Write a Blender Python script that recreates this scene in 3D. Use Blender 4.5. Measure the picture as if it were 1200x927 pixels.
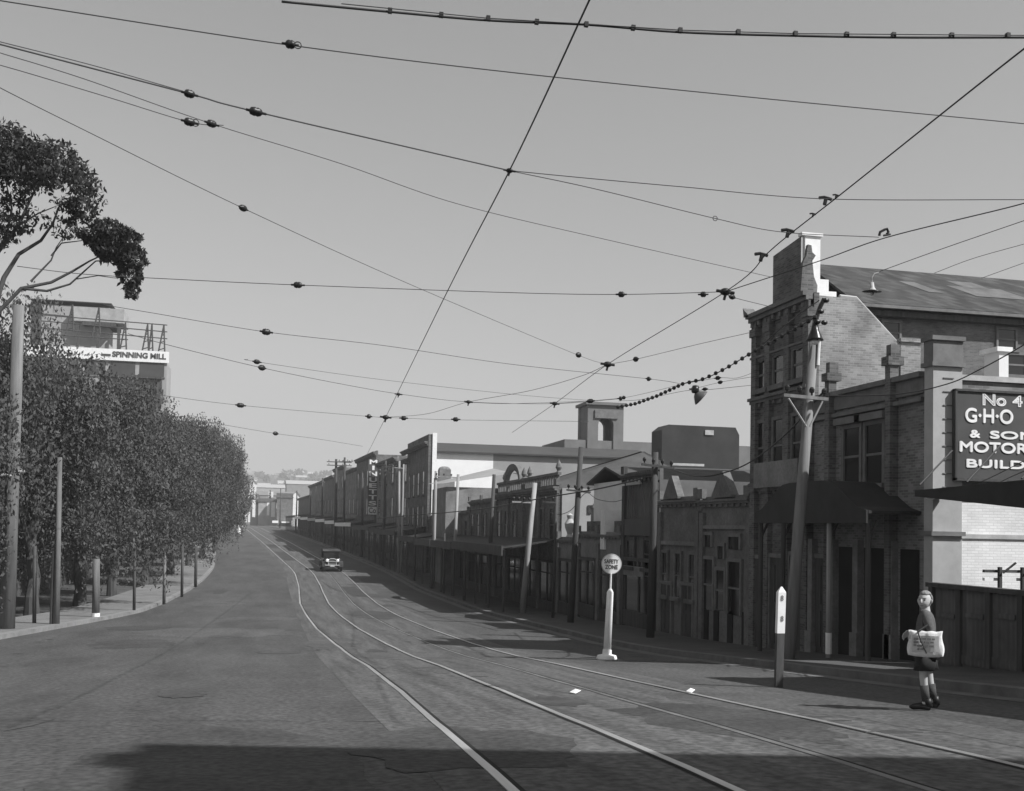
import bpy, bmesh, math, random
import numpy as np
from mathutils import Vector, Matrix, noise
R = math.radians
S = bpy.context.scene
for o in list(bpy.data.objects): bpy.data.objects.remove(o)

# ------------------------------------------------------------------ camera
H = 1.6; F = 1250.; CX, CY, SH = 600., 463.5, 108.
YAW, PITCH, ROLL = R(12.6), R(2.2), R(1.1)
fw = Vector((math.sin(YAW)*math.cos(PITCH), math.cos(YAW)*math.cos(PITCH), math.sin(PITCH)))
r0 = Vector((math.cos(YAW), -math.sin(YAW), 0)); u0 = r0.cross(fw)
cr = r0*math.cos(ROLL) + u0*math.sin(ROLL); cu = -r0*math.sin(ROLL) + u0*math.cos(ROLL)
cam = bpy.data.cameras.new('camera'); camo = bpy.data.objects.new('camera', cam); S.collection.objects.link(camo)
M4 = Matrix(((cr.x, cu.x, -fw.x, 0), (cr.y, cu.y, -fw.y, 0), (cr.z, cu.z, -fw.z, H), (0, 0, 0, 1)))
camo.matrix_world = M4
cam.sensor_width = 36; cam.lens = 36*F/1200; cam.shift_y = SH/1200; cam.clip_end = 9000; cam.clip_start = .1
S.camera = camo
# ------------------------------------------------------------------ world, sun
SUN = Vector((.77, -.60, 1.0)).normalized()
W = bpy.data.worlds.new('World'); S.world = W; W.use_nodes = True
nt = W.node_tree; nt.nodes.clear()
sky = nt.nodes.new('ShaderNodeTexSky'); sky.sky_type = 'NISHITA'; sky.sun_disc = False
sky.sun_elevation = math.asin(SUN.z); sky.sun_rotation = math.atan2(SUN.x, SUN.y)
sky.dust_density = 1.0; sky.air_density = 1.0
bw = nt.nodes.new('ShaderNodeSeparateColor')
bg = nt.nodes.new('ShaderNodeBackground'); bg.inputs['Strength'].default_value = .05
wo = nt.nodes.new('ShaderNodeOutputWorld')
nt.links.new(sky.outputs[0], bw.inputs[0]); nt.links.new(bw.outputs[2], bg.inputs[0]); nt.links.new(bg.outputs[0], wo.inputs[0])
sl = bpy.data.lights.new('sun', 'SUN'); sl.energy = 3.5; sl.angle = R(.5); sl.color = (1, 1, 1)
so = bpy.data.objects.new('sun', sl); S.collection.objects.link(so)
so.rotation_euler = (-SUN).to_track_quat('-Z', 'Y').to_euler(); so.location = (20, -20, 40)
S.view_settings.view_transform = 'Standard'; S.view_settings.look = 'None'
S.view_settings.exposure = .88; S.view_settings.gamma = 1; S.view_settings.use_curve_mapping = False

# ------------------------------------------------------------------ geometry of the place
PROF = [(-60, 2), (0, .35), (7, 0), (13, -.5), (26, -1.45), (45, -2.1), (65, -2.3), (87, -1.95), (150, -.8), (250, .6), (330, .9),
        (430, 1.5), (700, 8), (1200, 42), (1900, 86), (2600, 96), (8000, 96)]
PY = [p[0] for p in PROF]; PZ = [p[1] for p in PROF]
def gz(y):
    w = 2.5 if y < 300 else 30
    return float(sum(np.interp(y+k*w, PY, PZ) for k in (-1, 0, 1))/3)
def off(y):
    if y < 78: return 0.
    if y < 94: return -.0475*(y-78)**2/32
    return -.0475*(y-86)
def ray(x, y): return fw + cr*((x-CX)/F) + cu*((CY-(y-SH))/F)
O = Vector((0, 0, H))
def ground(x, y):
    d = ray(x, y); t = 2.
    while t < 900:
        p = O+d*t
        if p.z < gz(p.y): return p
        t += .04+t*.0005
    return O+d*900
def onX(x, y, X): d = ray(x, y); return O+d*(X/d.x)
def onY(x, y, Y): d = ray(x, y); return O+d*(Y/d.y)
def onZ(x, y, Z): d = ray(x, y); return O+d*((Z-H)/d.z)
def proj(p):
    q = Vector(p)-O; d = q.dot(fw); return CX+F*q.dot(cr)/d, CY+SH-F*q.dot(cu)/d
FX = 11.9
def face(x, y, X=None):
    """point on the building line (which follows the bend) seen at x, y"""
    X = FX if X is None else X
    d = ray(x, y); best = None
    yy = 5.
    while yy < 700:
        p = O+d*(yy/d.y)
        if p.x >= X+off(yy): return p
        yy += .05+yy*.001
    return O+d*(700/d.y)

# ------------------------------------------------------------------ materials
def nodes(m):
    m.use_nodes = True; t = m.node_tree; return t, t.nodes['Principled BSDF']
MATS = {}
def mat(name, g, rough=.9, var=.25, scale=3., bump=.0, metal=0., stretch=(1, 1, 1), fine=None, spec=.3):
    if name in MATS: return MATS[name]
    m = bpy.data.materials.new(name); t, b = nodes(m); L = t.links
    b.inputs['Roughness'].default_value = rough; b.inputs['Metallic'].default_value = metal
    b.inputs['Specular IOR Level'].default_value = spec
    geo = t.nodes.new('ShaderNodeNewGeometry'); mp = t.nodes.new('ShaderNodeMapping'); mp.inputs['Scale'].default_value = stretch
    L.new(geo.outputs['Position'], mp.inputs['Vector'])
    n1 = t.nodes.new('ShaderNodeTexNoise'); n1.inputs['Scale'].default_value = scale; n1.inputs['Detail'].default_value = 6; n1.inputs['Roughness'].default_value = .65
    L.new(mp.outputs[0], n1.inputs['Vector'])
    mr = t.nodes.new('ShaderNodeMapRange'); mr.inputs['From Min'].default_value = .3; mr.inputs['From Max'].default_value = .7
    mr.inputs['To Min'].default_value = g*(1-var); mr.inputs['To Max'].default_value = g*(1+var)
    L.new(n1.outputs['Fac'], mr.inputs['Value'])
    src = mr.outputs[0]
    if fine:
        n2 = t.nodes.new('ShaderNodeTexNoise'); n2.inputs['Scale'].default_value = fine[0]; n2.inputs['Detail'].default_value = 3
        L.new(geo.outputs['Position'], n2.inputs['Vector'])
        m2 = t.nodes.new('ShaderNodeMapRange'); m2.inputs['From Min'].default_value = .3; m2.inputs['From Max'].default_value = .7
        m2.inputs['To Min'].default_value = 1-fine[1]; m2.inputs['To Max'].default_value = 1+fine[1]
        L.new(n2.outputs['Fac'], m2.inputs['Value'])
        mu = t.nodes.new('ShaderNodeMath'); mu.operation = 'MULTIPLY'; L.new(src, mu.inputs[0]); L.new(m2.outputs[0], mu.inputs[1]); src = mu.outputs[0]
    L.new(src, b.inputs['Base Color'])
    if bump:
        bp = t.nodes.new('ShaderNodeBump'); bp.inputs['Strength'].default_value = bump; bp.inputs['Distance'].default_value = .02
        L.new(n1.outputs['Fac'], bp.inputs['Height']); L.new(bp.outputs[0], b.inputs['Normal'])
    MATS[name] = m; return m
def brick(name, g, mortar=1.5, var=.35, scale=1., bw_=.155, bh=.052, dirt=.35):
    if name in MATS: return MATS[name]
    m = bpy.data.materials.new(name); t, b = nodes(m); L = t.links
    b.inputs['Roughness'].default_value = .92; b.inputs['Specular IOR Level'].default_value = .2
    geo = t.nodes.new('ShaderNodeNewGeometry'); sp = t.nodes.new('ShaderNodeSeparateXYZ'); L.new(geo.outputs['Position'], sp.inputs[0])
    ad = t.nodes.new('ShaderNodeMath'); ad.operation = 'ADD'; L.new(sp.outputs[0], ad.inputs[0]); L.new(sp.outputs[1], ad.inputs[1])
    cb = t.nodes.new('ShaderNodeCombineXYZ'); L.new(ad.outputs[0], cb.inputs[0]); L.new(sp.outputs[2], cb.inputs[1])
    br = t.nodes.new('ShaderNodeTexBrick'); L.new(cb.outputs[0], br.inputs['Vector'])
    br.inputs['Scale'].default_value = scale; br.inputs['Brick Width'].default_value = bw_; br.inputs['Row Height'].default_value = bh
    br.inputs['Mortar Size'].default_value = .006; br.inputs['Bias'].default_value = 0
    c = lambda v: (v, v, v, 1)
    br.inputs['Color1'].default_value = c(g*(1-var)); br.inputs['Color2'].default_value = c(g*(1+var)); br.inputs['Mortar'].default_value = c(g*mortar)
    n1 = t.nodes.new('ShaderNodeTexNoise'); n1.inputs['Scale'].default_value = 1.3; n1.inputs['Detail'].default_value = 6
    L.new(geo.outputs['Position'], n1.inputs['Vector'])
    mr = t.nodes.new('ShaderNodeMapRange'); mr.inputs['From Min'].default_value = .3; mr.inputs['From Max'].default_value = .7
    mr.inputs['To Min'].default_value = 1-dirt; mr.inputs['To Max'].default_value = 1+dirt*.6; L.new(n1.outputs['Fac'], mr.inputs['Value'])
    mx = t.nodes.new('ShaderNodeVectorMath'); mx.operation = 'SCALE'; L.new(br.outputs['Color'], mx.inputs[0]); L.new(mr.outputs[0], mx.inputs['Scale'])
    L.new(mx.outputs[0], b.inputs['Base Color'])
    bp = t.nodes.new('ShaderNodeBump'); bp.inputs['Strength'].default_value = .35; bp.inputs['Distance'].default_value = .01; bp.invert = True
    L.new(br.outputs['Fac'], bp.inputs['Height']); L.new(bp.outputs[0], b.inputs['Normal'])
    MATS[name] = m; return m
def stripes(name, g, period, axis, depth=.3, var=.2, rough=.8):
    """corrugated sheet or boards: bands along one world axis (0 x, 1 y, 2 z, 3 x+y)"""
    if name in MATS: return MATS[name]
    m = mat(name, g, rough, var, .8); t = m.node_tree; L = t.links; b = t.nodes['Principled BSDF']
    geo = t.nodes.new('ShaderNodeNewGeometry'); sp = t.nodes.new('ShaderNodeSeparateXYZ'); L.new(geo.outputs['Position'], sp.inputs[0])
    if axis == 3:
        ad = t.nodes.new('ShaderNodeMath'); ad.operation = 'ADD'; L.new(sp.outputs[0], ad.inputs[0]); L.new(sp.outputs[1], ad.inputs[1]); src = ad.outputs[0]
    else: src = sp.outputs[axis]
    a = t.nodes.new('ShaderNodeMath'); a.operation = 'MULTIPLY'; a.inputs[1].default_value = 2*math.pi/period; L.new(src, a.inputs[0])
    s = t.nodes.new('ShaderNodeMath'); s.operation = 'SINE'; L.new(a.outputs[0], s.inputs[0])
    bp = t.nodes.new('ShaderNodeBump'); bp.inputs['Strength'].default_value = depth; bp.inputs['Distance'].default_value = period*.25
    L.new(s.outputs[0], bp.inputs['Height']); L.new(bp.outputs[0], b.inputs['Normal'])
    return m
asphalt = mat('asphalt', .072, .85, .3, .7, .35, stretch=(1, .22, 1), fine=(16, .42))
asphalt_patch = mat('bitumen_patch', .05, .85, .2, 1.2, .2, fine=(45, .2))
paving = mat('track_paving', .088, .8, .38, 1.6, .4, stretch=(2.2, .12, 1), fine=(13, .45))
dirt = mat('dirt', .075, .95, .35, .4, .3, fine=(9, .3))
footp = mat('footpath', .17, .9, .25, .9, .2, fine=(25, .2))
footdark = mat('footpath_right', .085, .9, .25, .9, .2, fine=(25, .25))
kerbm = mat('bluestone_kerb', .22, .8, .25, 2, .2)
steel = mat('rail_steel', .5, .38, .35, 1.2, metal=.6, stretch=(3, .2, 1), spec=.8)
groove = mat('rail_groove', .015, .9, .2, 3)
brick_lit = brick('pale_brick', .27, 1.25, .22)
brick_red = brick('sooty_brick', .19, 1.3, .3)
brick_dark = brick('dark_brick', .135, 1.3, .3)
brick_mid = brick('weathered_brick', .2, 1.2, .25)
whitewall = brick('whitewashed_brick', .76, .85, .07, dirt=.16)
whitep = mat('white_paint', .82, .6, .1, 4)
whitepl = mat('white_render', .76, .85, .1, 1.2)
render_g = mat('grey_render', .2, .9, .28, 1.4, .15, fine=(14, .12))
render_d = mat('dark_render', .155, .9, .3, 1.4, .15, fine=(14, .15))
stone = mat('stucco_trim', .17, .9, .25, 3)
stone_l = mat('pale_trim', .42, .9, .2, 3)
slate = brick('slate_roof', .07, .6, .3, bw_=.3, bh=.2, dirt=.3)
iron_r = stripes('corrugated_iron', .14, .15, 0, .5, .3)
iron_d = stripes('dark_corrugated_iron', .065, .16, 3, .12, .3)
boards = stripes('weathered_boards', .12, .22, 1, .7, .35, .9)
boards_l = stripes('fence_palings', .10, .14, 1, .7, .35, .9)
timber = mat('dark_timber', .07, .85, .35, 8, .3, stretch=(1, 1, .1))
pole_m = mat('pole_timber', .27, .85, .4, 5, .35, stretch=(1, 1, .08))
pole_w = mat('weathered_pole_timber', .15, .9, .45, 5, .5, stretch=(1, 1, .08))
steel_d = mat('dull_rail', .2, .5, .4, 1.2, metal=.4)
pole_d = mat('tarred_pole_timber', .06, .85, .3, 9, .3, stretch=(1, 1, .08))
glass = mat('window_glass', .02, .08, .1, 2, spec=.5)
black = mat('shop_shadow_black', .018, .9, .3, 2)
wire_m = mat('wire', .05, .6, .1, 2)
insul = mat('insulator', .02, .4, .1, 2)
bark = mat('bark', .07, .95, .4, 6, .5, stretch=(1, 1, .2))
awn_m = mat('awning_iron', .035, .7, .3, 2, .1)
signd = mat('sign_board_paint', .075, .6, .15, 2)
enam_dark = mat('enamel_black', .02, .3, .1, 4)
galv = mat('galvanised', .4, .5, .2, 4)
def leafmat(name, g, tr=.35):
    m = bpy.data.materials.new(name); t, b = nodes(m); L = t.links
    b.inputs['Roughness'].default_value = .6; b.inputs['Specular IOR Level'].default_value = .25
    geo = t.nodes.new('ShaderNodeNewGeometry')
    mr = t.nodes.new('ShaderNodeMapRange'); mr.inputs['To Min'].default_value = g*.8; mr.inputs['To Max'].default_value = g*1.22
    L.new(geo.outputs['Random Per Island'], mr.inputs['Value']); L.new(mr.outputs[0], b.inputs['Base Color'])
    td = t.nodes.new('ShaderNodeBsdfTranslucent'); L.new(mr.outputs[0], td.inputs['Color'])
    mx = t.nodes.new('ShaderNodeMixShader'); mx.inputs[0].default_value = tr
    L.new(b.outputs[0], mx.inputs[1]); L.new(td.outputs[0], mx.inputs[2]); L.new(mx.outputs[0], t.nodes['Material Output'].inputs['Surface'])
    return m
leaf = leafmat('drooping_leaf', .098, .3); leaf2 = leafmat('gum_leaf', .045, .25); leaf3 = leafmat('far_leaf', .06)

# ------------------------------------------------------------------ building helpers
ORG = {}
def org(o): return ORG[o.name] if o else Vector((0, 0, 0))
def tag(o, label=None, cat=None, group=None, kind=None):
    for k, v in (('label', label), ('category', cat), ('group', group), ('kind', kind)):
        if v: o[k] = v
    return o
def thing(name, loc, label, cat, group=None):
    o = bpy.data.objects.new(name, None); S.collection.objects.link(o); o.location = loc; o.empty_display_size = .2
    ORG[o.name] = Vector(loc); return tag(o, label, cat, group)
class MB:
    def __init__(s): s.v = []; s.f = []
    def poly(s, pts): n = len(s.v); s.v += [tuple(p) for p in pts]; s.f.append(list(range(n, n+len(pts)))); return s
    def mesh(s, v, f): n = len(s.v); s.v += [tuple(p) for p in v]; s.f += [[i+n for i in q] for q in f]; return s
    def box(s, x0, x1, y0, y1, z0, z1, bend=False):
        a, b = (off(y0), off(y1)) if bend else (0, 0)
        v = [(x0+a, y0, z0), (x1+a, y0, z0), (x1+b, y1, z0), (x0+b, y1, z0), (x0+a, y0, z1), (x1+a, y0, z1), (x1+b, y1, z1), (x0+b, y1, z1)]
        return s.mesh(v, [(0, 3, 2, 1), (4, 5, 6, 7), (0, 1, 5, 4), (1, 2, 6, 5), (2, 3, 7, 6), (3, 0, 4, 7)])
    def prism(s, pts, z0, z1):
        n = len(pts); v = [(p[0], p[1], z0) for p in pts]+[(p[0], p[1], z1) for p in pts]
        return s.mesh(v, [list(range(n))[::-1], list(range(n, 2*n))]+[(i, (i+1) % n, n+(i+1) % n, n+i) for i in range(n)])
    def extr(s, pts, axis, a, b):
        """polygon extruded along axis ('x': pts are (y,z); 'y': pts are (x,z))"""
        n = len(pts)
        f = (lambda p, t: (t, p[0], p[1])) if axis == 'x' else (lambda p, t: (p[0], t, p[1]))
        v = [f(p, a) for p in pts]+[f(p, b) for p in pts]
        return s.mesh(v, [list(range(n))[::-1], list(range(n, 2*n))]+[(i, (i+1) % n, n+(i+1) % n, n+i) for i in range(n)])
    def tube(s, pts, rad, n=8, caps=True):
        pts = [Vector(p) for p in pts]; rs = rad if isinstance(rad, (list, tuple)) else [rad]*len(pts)
        base = len(s.v); prev = None
        for i, p in enumerate(pts):
            t = (pts[min(i+1, len(pts)-1)]-pts[max(i-1, 0)]).normalized()
            if prev is None:
                a = t.orthogonal().normalized()
            else:
                a = (prev-t*prev.dot(t)).normalized()
            prev = a; b = t.cross(a)
            for k in range(n):
                w = 2*math.pi*k/n; s.v.append(tuple(p+(a*math.cos(w)+b*math.sin(w))*rs[i]))
        for i in range(len(pts)-1):
            for k in range(n):
                s.f.append([base+i*n+k, base+i*n+(k+1) % n, base+(i+1)*n+(k+1) % n, base+(i+1)*n+k])
        if caps: s.f.append([base+k for k in range(n)][::-1]); s.f.append([base+(len(pts)-1)*n+k for k in range(n)])
        return s
    def ball(s, c, r, sx=1, sy=1, sz=1, n=10, m=7):
        c = Vector(c); base = len(s.v)
        for i in range(m+1):
            th = math.pi*i/m
            for k in range(n):
                ph = 2*math.pi*k/n; s.v.append((c.x+r*sx*math.sin(th)*math.cos(ph), c.y+r*sy*math.sin(th)*math.sin(ph), c.z+r*sz*math.cos(th)))
        for i in range(m):
            for k in range(n): s.f.append([base+i*n+k, base+(i+1)*n+k, base+(i+1)*n+(k+1) % n, base+i*n+(k+1) % n])
        return s
    def lathe(s, c, prof, n=16):
        c = Vector(c); base = len(s.v)
        for r, z in prof:
            for k in range(n): w = 2*math.pi*k/n; s.v.append((c.x+r*math.cos(w), c.y+r*math.sin(w), c.z+z))
        for i in range(len(prof)-1):
            for k in range(n): s.f.append([base+i*n+k, base+i*n+(k+1) % n, base+(i+1)*n+(k+1) % n, base+(i+1)*n+k])
        return s
    def build(s, name, m, parent=None, loc=None, smooth=False, bevel=0):
        if parent is not None: o0 = org(parent)
        elif loc is not None: o0 = Vector(loc)
        else: o0 = Vector((0, 0, 0))
        me = bpy.data.meshes.new(name); me.from_pydata([(a-o0.x, b-o0.y, c-o0.z) for a, b, c in s.v], [], s.f); me.update()
        bm = bmesh.new(); bm.from_mesh(me)
        if bevel: bmesh.ops.remove_doubles(bm, verts=bm.verts, dist=1e-5)
        bmesh.ops.recalc_face_normals(bm, faces=bm.faces); bm.to_mesh(me); bm.free()
        if smooth:
            for p in me.polygons: p.use_smooth = True
        me.materials.append(m)
        o = bpy.data.objects.new(name, me); S.collection.objects.link(o)
        if parent is not None: o.parent = parent; ORG[o.name] = o0
        else: o.location = o0; ORG[o.name] = o0
        if bevel:
            bv = o.modifiers.new('bevel', 'BEVEL'); bv.width = bevel; bv.segments = 2; bv.limit_method = 'ANGLE'
        return o
def struct(mb, name, m): return tag(mb.build(name, m), kind='structure')
def copy_tree(o, parent=None):
    c = o.copy(); S.collection.objects.link(c); c.parent = parent; ORG[c.name] = ORG.get(o.name, Vector())
    for ch in list(o.children): copy_tree(ch, c)
    return c
def text_mesh(txt, name, m, parent, x0, z0, w, h, frame, bold=.0, depth=.01, outline=False, heavy=0):
    """lettering fitted into a w x h box; frame maps (u, v, d) to world"""
    c = bpy.data.curves.new(name, 'FONT'); c.body = txt; c.size = 1; c.extrude = .001; c.offset = bold
    if outline: c.fill_mode = 'NONE'; c.bevel_depth = .035; c.extrude = 0; c.offset = .0
    tmp = bpy.data.objects.new('tmp_text', c); S.collection.objects.link(tmp)
    dg = bpy.context.evaluated_depsgraph_get(); dg.update()
    me = bpy.data.meshes.new_from_object(tmp.evaluated_get(dg)); bpy.data.objects.remove(tmp); bpy.data.curves.remove(c)
    vs = [v.co.copy() for v in me.vertices]
    ax, bx = min(v.x for v in vs), max(v.x for v in vs); ay, by = min(v.y for v in vs), max(v.y for v in vs); az, bz = min(v.z for v in vs), max(v.z for v in vs)
    mb = MB(); fs = [list(p.vertices) for p in me.polygons]
    sh = [(0, 0)]+([(-1, 0), (1, 0), (0, 1), (0, -1)] if heavy else [])
    for q, (sx_, sy_) in enumerate(sh):
        e = heavy; mb.mesh([frame(x0+e+(v.x-ax)/(bx-ax)*(w-2*e)+sx_*e, z0+e+(v.y-ay)/(by-ay)*(h-2*e)+sy_*e, (v.z-az)/(bz-az+1e-9)*depth+q*.0012) for v in vs], fs)
    bpy.data.meshes.remove(me)
    return mb.build(name, m, parent)
# ------------------------------------------------------------------ ground, road, footpaths, rails
ysam = [-60+2*i for i in range(30)]+[1.5*i for i in range(240)]+[360+20*i for i in range(20)]+[800+60*i for i in range(50)]+[4500, 7000]
xs = [-3500, -1500, -600, -200, -80, -40, -20, 0, 20, 40, 80, 200, 600, 1500, 3500]
def far_z(x, y):
    z = gz(y)
    if y > 450: z += (y-450)*.012*noise.noise(Vector((x*.0022, y*.0011, 3)))*2 + (-x*.004 if abs(x) < 2000 else 0)
    return z
mb = MB(); n = len(xs)
for y in ysam:
    for x in xs: mb.v.append((x, y, far_z(x, y)-.01))
for j in range(len(ysam)-1):
    for i in range(n-1): mb.f.append([j*n+i, j*n+i+1, (j+1)*n+i+1, (j+1)*n+i])
struct(mb, 'ground', dirt)
YR = [-58+1.5*i for i in range(38)]+[.25*i for i in range(0, 400)]+[100+1.5*i for i in range(157)]
def strip(name, m, xl, xr, h, ys=YR, thick=0):
    mb = MB(); n = 0
    for y in ys:
        a = (xl(y) if callable(xl) else xl)+off(y); b = (xr(y) if callable(xr) else xr)+off(y); z = gz(y)+h
        mb.v += [(a, y, z), (b, y, z)]
        if thick: mb.v += [(a, y, z-thick), (b, y, z-thick)]
    q = 4 if thick else 2
    for j in range(len(ys)-1):
        i = j*q; mb.f.append([i, i+1, i+q+1, i+q])
        if thick: mb.f.append([i+2, i, i+q, i+q+2]); mb.f.append([i+1, i+3, i+q+3, i+q+1])
    if thick:
        mb.f.append([0, 1, 3, 2]); e = (len(ys)-1)*q; mb.f.append([e+1, e, e+2, e+3])
    return struct(mb, name, m)
KL = [(-60, -11), (10, -10.5), (20, -9), (30.7, -7), (38.8, -5.95), (46, -5.1), (53, -4.7), (73, -4.3), (120, -4.3), (900, -4.3)]
def kl(y): return float(np.interp(y, [k[0] for k in KL], [k[1] for k in KL]))
KR = 9.0
strip('road', asphalt, kl, KR, .004)
RAILS = [1.6, 2.95, 4.12, 5.28]
def rw(y): return float(np.interp(y, [0, 6, 10, 14, 20, 27, 35, 52, 68, 80, 95], [-.2, -.15, -.05, .1, .2, .14, -.12, -.22, .1, .13, 0]))
YT = [-58+1.5*i for i in range(38)]+[.25*i for i in range(0, 400)]+[100+1.5*i for i in range(157)]
strip('tramway', paving, 1.05, 6.0, .0065)
for a, b, nm in ((RAILS[0], RAILS[1], 0), (RAILS[2], RAILS[3], 1)):
    for (y0, y1) in ((58, 68), (104, 122)) if nm else ((100, 118), (128, 140)):
        strip('road_patch', asphalt_patch, a+.2, b-.08, .0105, [y0+(y1-y0)*k/8 for k in range(9)])
pale = mat('pale_asphalt', .088, .85, .3, .7, .3, stretch=(1, .22, 1), fine=(16, .42))
def blotch(m, x, y, rx, ry, sd, h=.008):
    mb = MB(); n_ = 36; K = 8; mb.v.append((x+off(y), y, gz(y)+h))
    for r_ in range(1, K+1):
        for k in range(n_):
            t = 2*math.pi*k/n_; q = (1+.35*noise.noise(Vector((3*math.cos(t), 3*math.sin(t), sd))))*r_/K; yy = y+ry*math.sin(t)*q
            mb.v.append((x+off(yy)+rx*math.cos(t)*q, yy, gz(yy)+h))
    for k in range(n_): mb.f.append([0, 1+k, 1+(k+1) % n_])
    for r_ in range(K-1):
        for k in range(n_): a = 1+r_*n_; mb.f.append([a+k, a+n_+k, a+n_+(k+1) % n_, a+(k+1) % n_])
    struct(mb, 'road_patch', m)
blotch(pale, -1.6, 33.5, 2.3, 2.2, 1); blotch(pale, -.4, 41.5, 1.4, 1.4, 2); blotch(pale, -2.6, 52, 1.3, 2., 3)
for x in RAILS:
    strip('tram_rail', steel_d if x == RAILS[2] else steel, lambda y, x=x: x-.034+rw(y), lambda y, x=x: x+.034+rw(y), .0135, YT, thick=.01)
    s = .035 if x in (RAILS[0], RAILS[2]) else -.035
    strip('rail_groove', groove, lambda y, x=x, s=s: min(x+s, x+s*2.1)+rw(y), lambda y, x=x, s=s: max(x+s, x+s*2.1)+rw(y), .0112, YT)
strip('kerb', kerbm, lambda y: kl(y)-.28, kl, .13, thick=.2)
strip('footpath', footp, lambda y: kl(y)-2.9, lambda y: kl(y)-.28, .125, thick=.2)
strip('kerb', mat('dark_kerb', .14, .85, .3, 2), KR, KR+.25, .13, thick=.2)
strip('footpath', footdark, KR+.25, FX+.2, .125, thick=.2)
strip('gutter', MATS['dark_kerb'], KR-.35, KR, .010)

rb = random.Random(21)
bl_m = [mat('worn_asphalt_dark', .058, .85, .3, .9, .3, fine=(16, .4)), mat('worn_asphalt_pale', .084, .85, .3, .9, .3, fine=(16, .4)), mat('oil_stain', .05, .5, .4, 2, .2, fine=(12, .3))]
for i in range(34):
    y = 6+rb.random()**1.6*70; x = rb.uniform(-5, 8.6); m_ = bl_m[0 if i % 3 == 0 else 1 if i % 3 == 1 else 2]
    blotch(m_, x, y, rb.uniform(.12, .5) if m_ is bl_m[2] else rb.uniform(.3, 1.1), rb.uniform(.3, 1.0) if m_ is bl_m[2] else rb.uniform(.8, 3.2), 10+i, .0082+.00006*i)

# ------------------------------------------------------------------ facade parts
def win(root, yc, z0, w, h, X=FX, m=glass, frame=stone, sill=True, mull=True, bend=True, hood=False):
    f = MB(); t = .09
    a, b = yc-w/2, yc+w/2
    f.box(X-.07, X+.02, a-t, a, z0, z0+h+t, bend).box(X-.07, X+.02, b, b+t, z0, z0+h+t, bend).box(X-.072, X+.02, a, b, z0+h, z0+h+t, bend)
    if sill: f.box(X-.16, X+.02, a-t-.05, b+t+.05, z0-.12, z0, bend)
    if mull: f.box(X-.045, X+.01, a, b, z0+h*.5-.025, z0+h*.5+.025, bend)
    if hood: f.box(X-.2, X+.02, a-t-.12, b+t+.12, z0+h+t, z0+h+t+.14, bend)
    fo = f.build('window', frame, root)
    MB().box(X-.03, X-.01, a, b, z0, z0+h, bend).build('pane', m, fo)
def door(root, yc, z0, w, h, X=FX, m=timber, bend=True):
    d = MB().box(X-.05, X-.01, yc-w/2, yc+w/2, z0, z0+h, bend)
    for k in (-1, 1):
        d.box(X-.07, X-.05, yc+k*w/4-w/7, yc+k*w/4+w/7, z0+.15, z0+h*.45, bend).box(X-.07, X-.05, yc+k*w/4-w/7, yc+k*w/4+w/7, z0+h*.52, z0+h*.92, bend)
    do = d.build('door', m, root)
    MB().box(X-.09, X-.0, yc-w/2-.1, yc-w/2, z0, z0+h+.1, bend).box(X-.09, X-.0, yc+w/2, yc+w/2+.1, z0, z0+h+.1, bend).box(X-.092, X, yc-w/2, yc+w/2, z0+h, z0+h+.1, bend).build('door_frame', stone, do)
def band(root, name, y0, y1, z0, z1, p, m=stone, X=FX):
    return MB().box(X-p, X+.03, y0, y1, z0, z1, True).build(name, m, root)
def cornice(root, y0, y1, z, m=stone, X=FX, s=1.):
    c = MB()
    c.box(X-.30*s, X+.05, y0, y1, z-.10*s, z, True).box(X-.22*s, X+.05, y0, y1, z-.2*s, z-.103*s, True).box(X-.10*s, X+.05, y0, y1, z-.34*s, z-.203*s, True)
    k = y0+.2
    while k < y1-.1: c.box(X-.18*s, X-.102*s, k, k+.12, z-.32*s, z-.206*s, True); k += .38
    return c.build('cornice', m, root)
def veranda(root, y0, y1, z, out=2.6, m=awn_m, fascia=None, posts=True, X=FX):
    v = MB()
    n = max(2, int((y1-y0)/3))
    for i in range(n):
        a, b = y0+(y1-y0)*i/n, y0+(y1-y0)*(i+1)/n
        v.mesh([(X+off(a), a, z+.45), (X+off(b), b, z+.45), (X-out+off(b), b, z), (X-out+off(a), a, z), (X+off(a), a, z+.39), (X+off(b), b, z+.39), (X-out+off(b), b, z-.06), (X-out+off(a), a, z-.06)],
               [(0, 1, 2, 3), (7, 6, 5, 4), (2, 6, 7, 3), (0, 3, 7, 4), (1, 5, 6, 2)])
    v.build('veranda_roof', m, root)
    MB().box(X-out-.06, X-out, y0, y1, z-.3, z+.12, True).build('fascia', fascia or timber, root)
    if posts:
        for i in range(n+1):
            y = y0+.1+(y1-y0-.2)*i/n
            MB().tube([(X-out+.08+off(y), y, gz(y)+.12), (X-out+.08+off(y), y, z-.07)], .06, 8).build('veranda_post', timber, root)
def shopfront(root, y0, y1, zg, h, X=FX):
    """ground floor: panes over stall riser, recessed door, transom"""
    w = y1-y0; k = MB()
    k.box(X-.09, X, y0, y1, zg, zg+.5, True).box(X-.1, X, y0, y1, zg+h-.12, zg+h, True)
    n = max(2, int(w/1.3))
    for i in range(n+1):
        y = y0+.04+(w-.08)*i/n; k.box(X-.07, X, y-.035, y+.035, zg+.5, zg+h-.12, True)
    k.box(X-.06, X, y0, y1, zg+h*.74, zg+h*.74+.05, True)
    s = k.build('shopfront', timber, root)
    MB().box(X-.03, X-.008, y0, y1, zg+.5, zg+h-.12, True).build('pane', glass, s)
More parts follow.
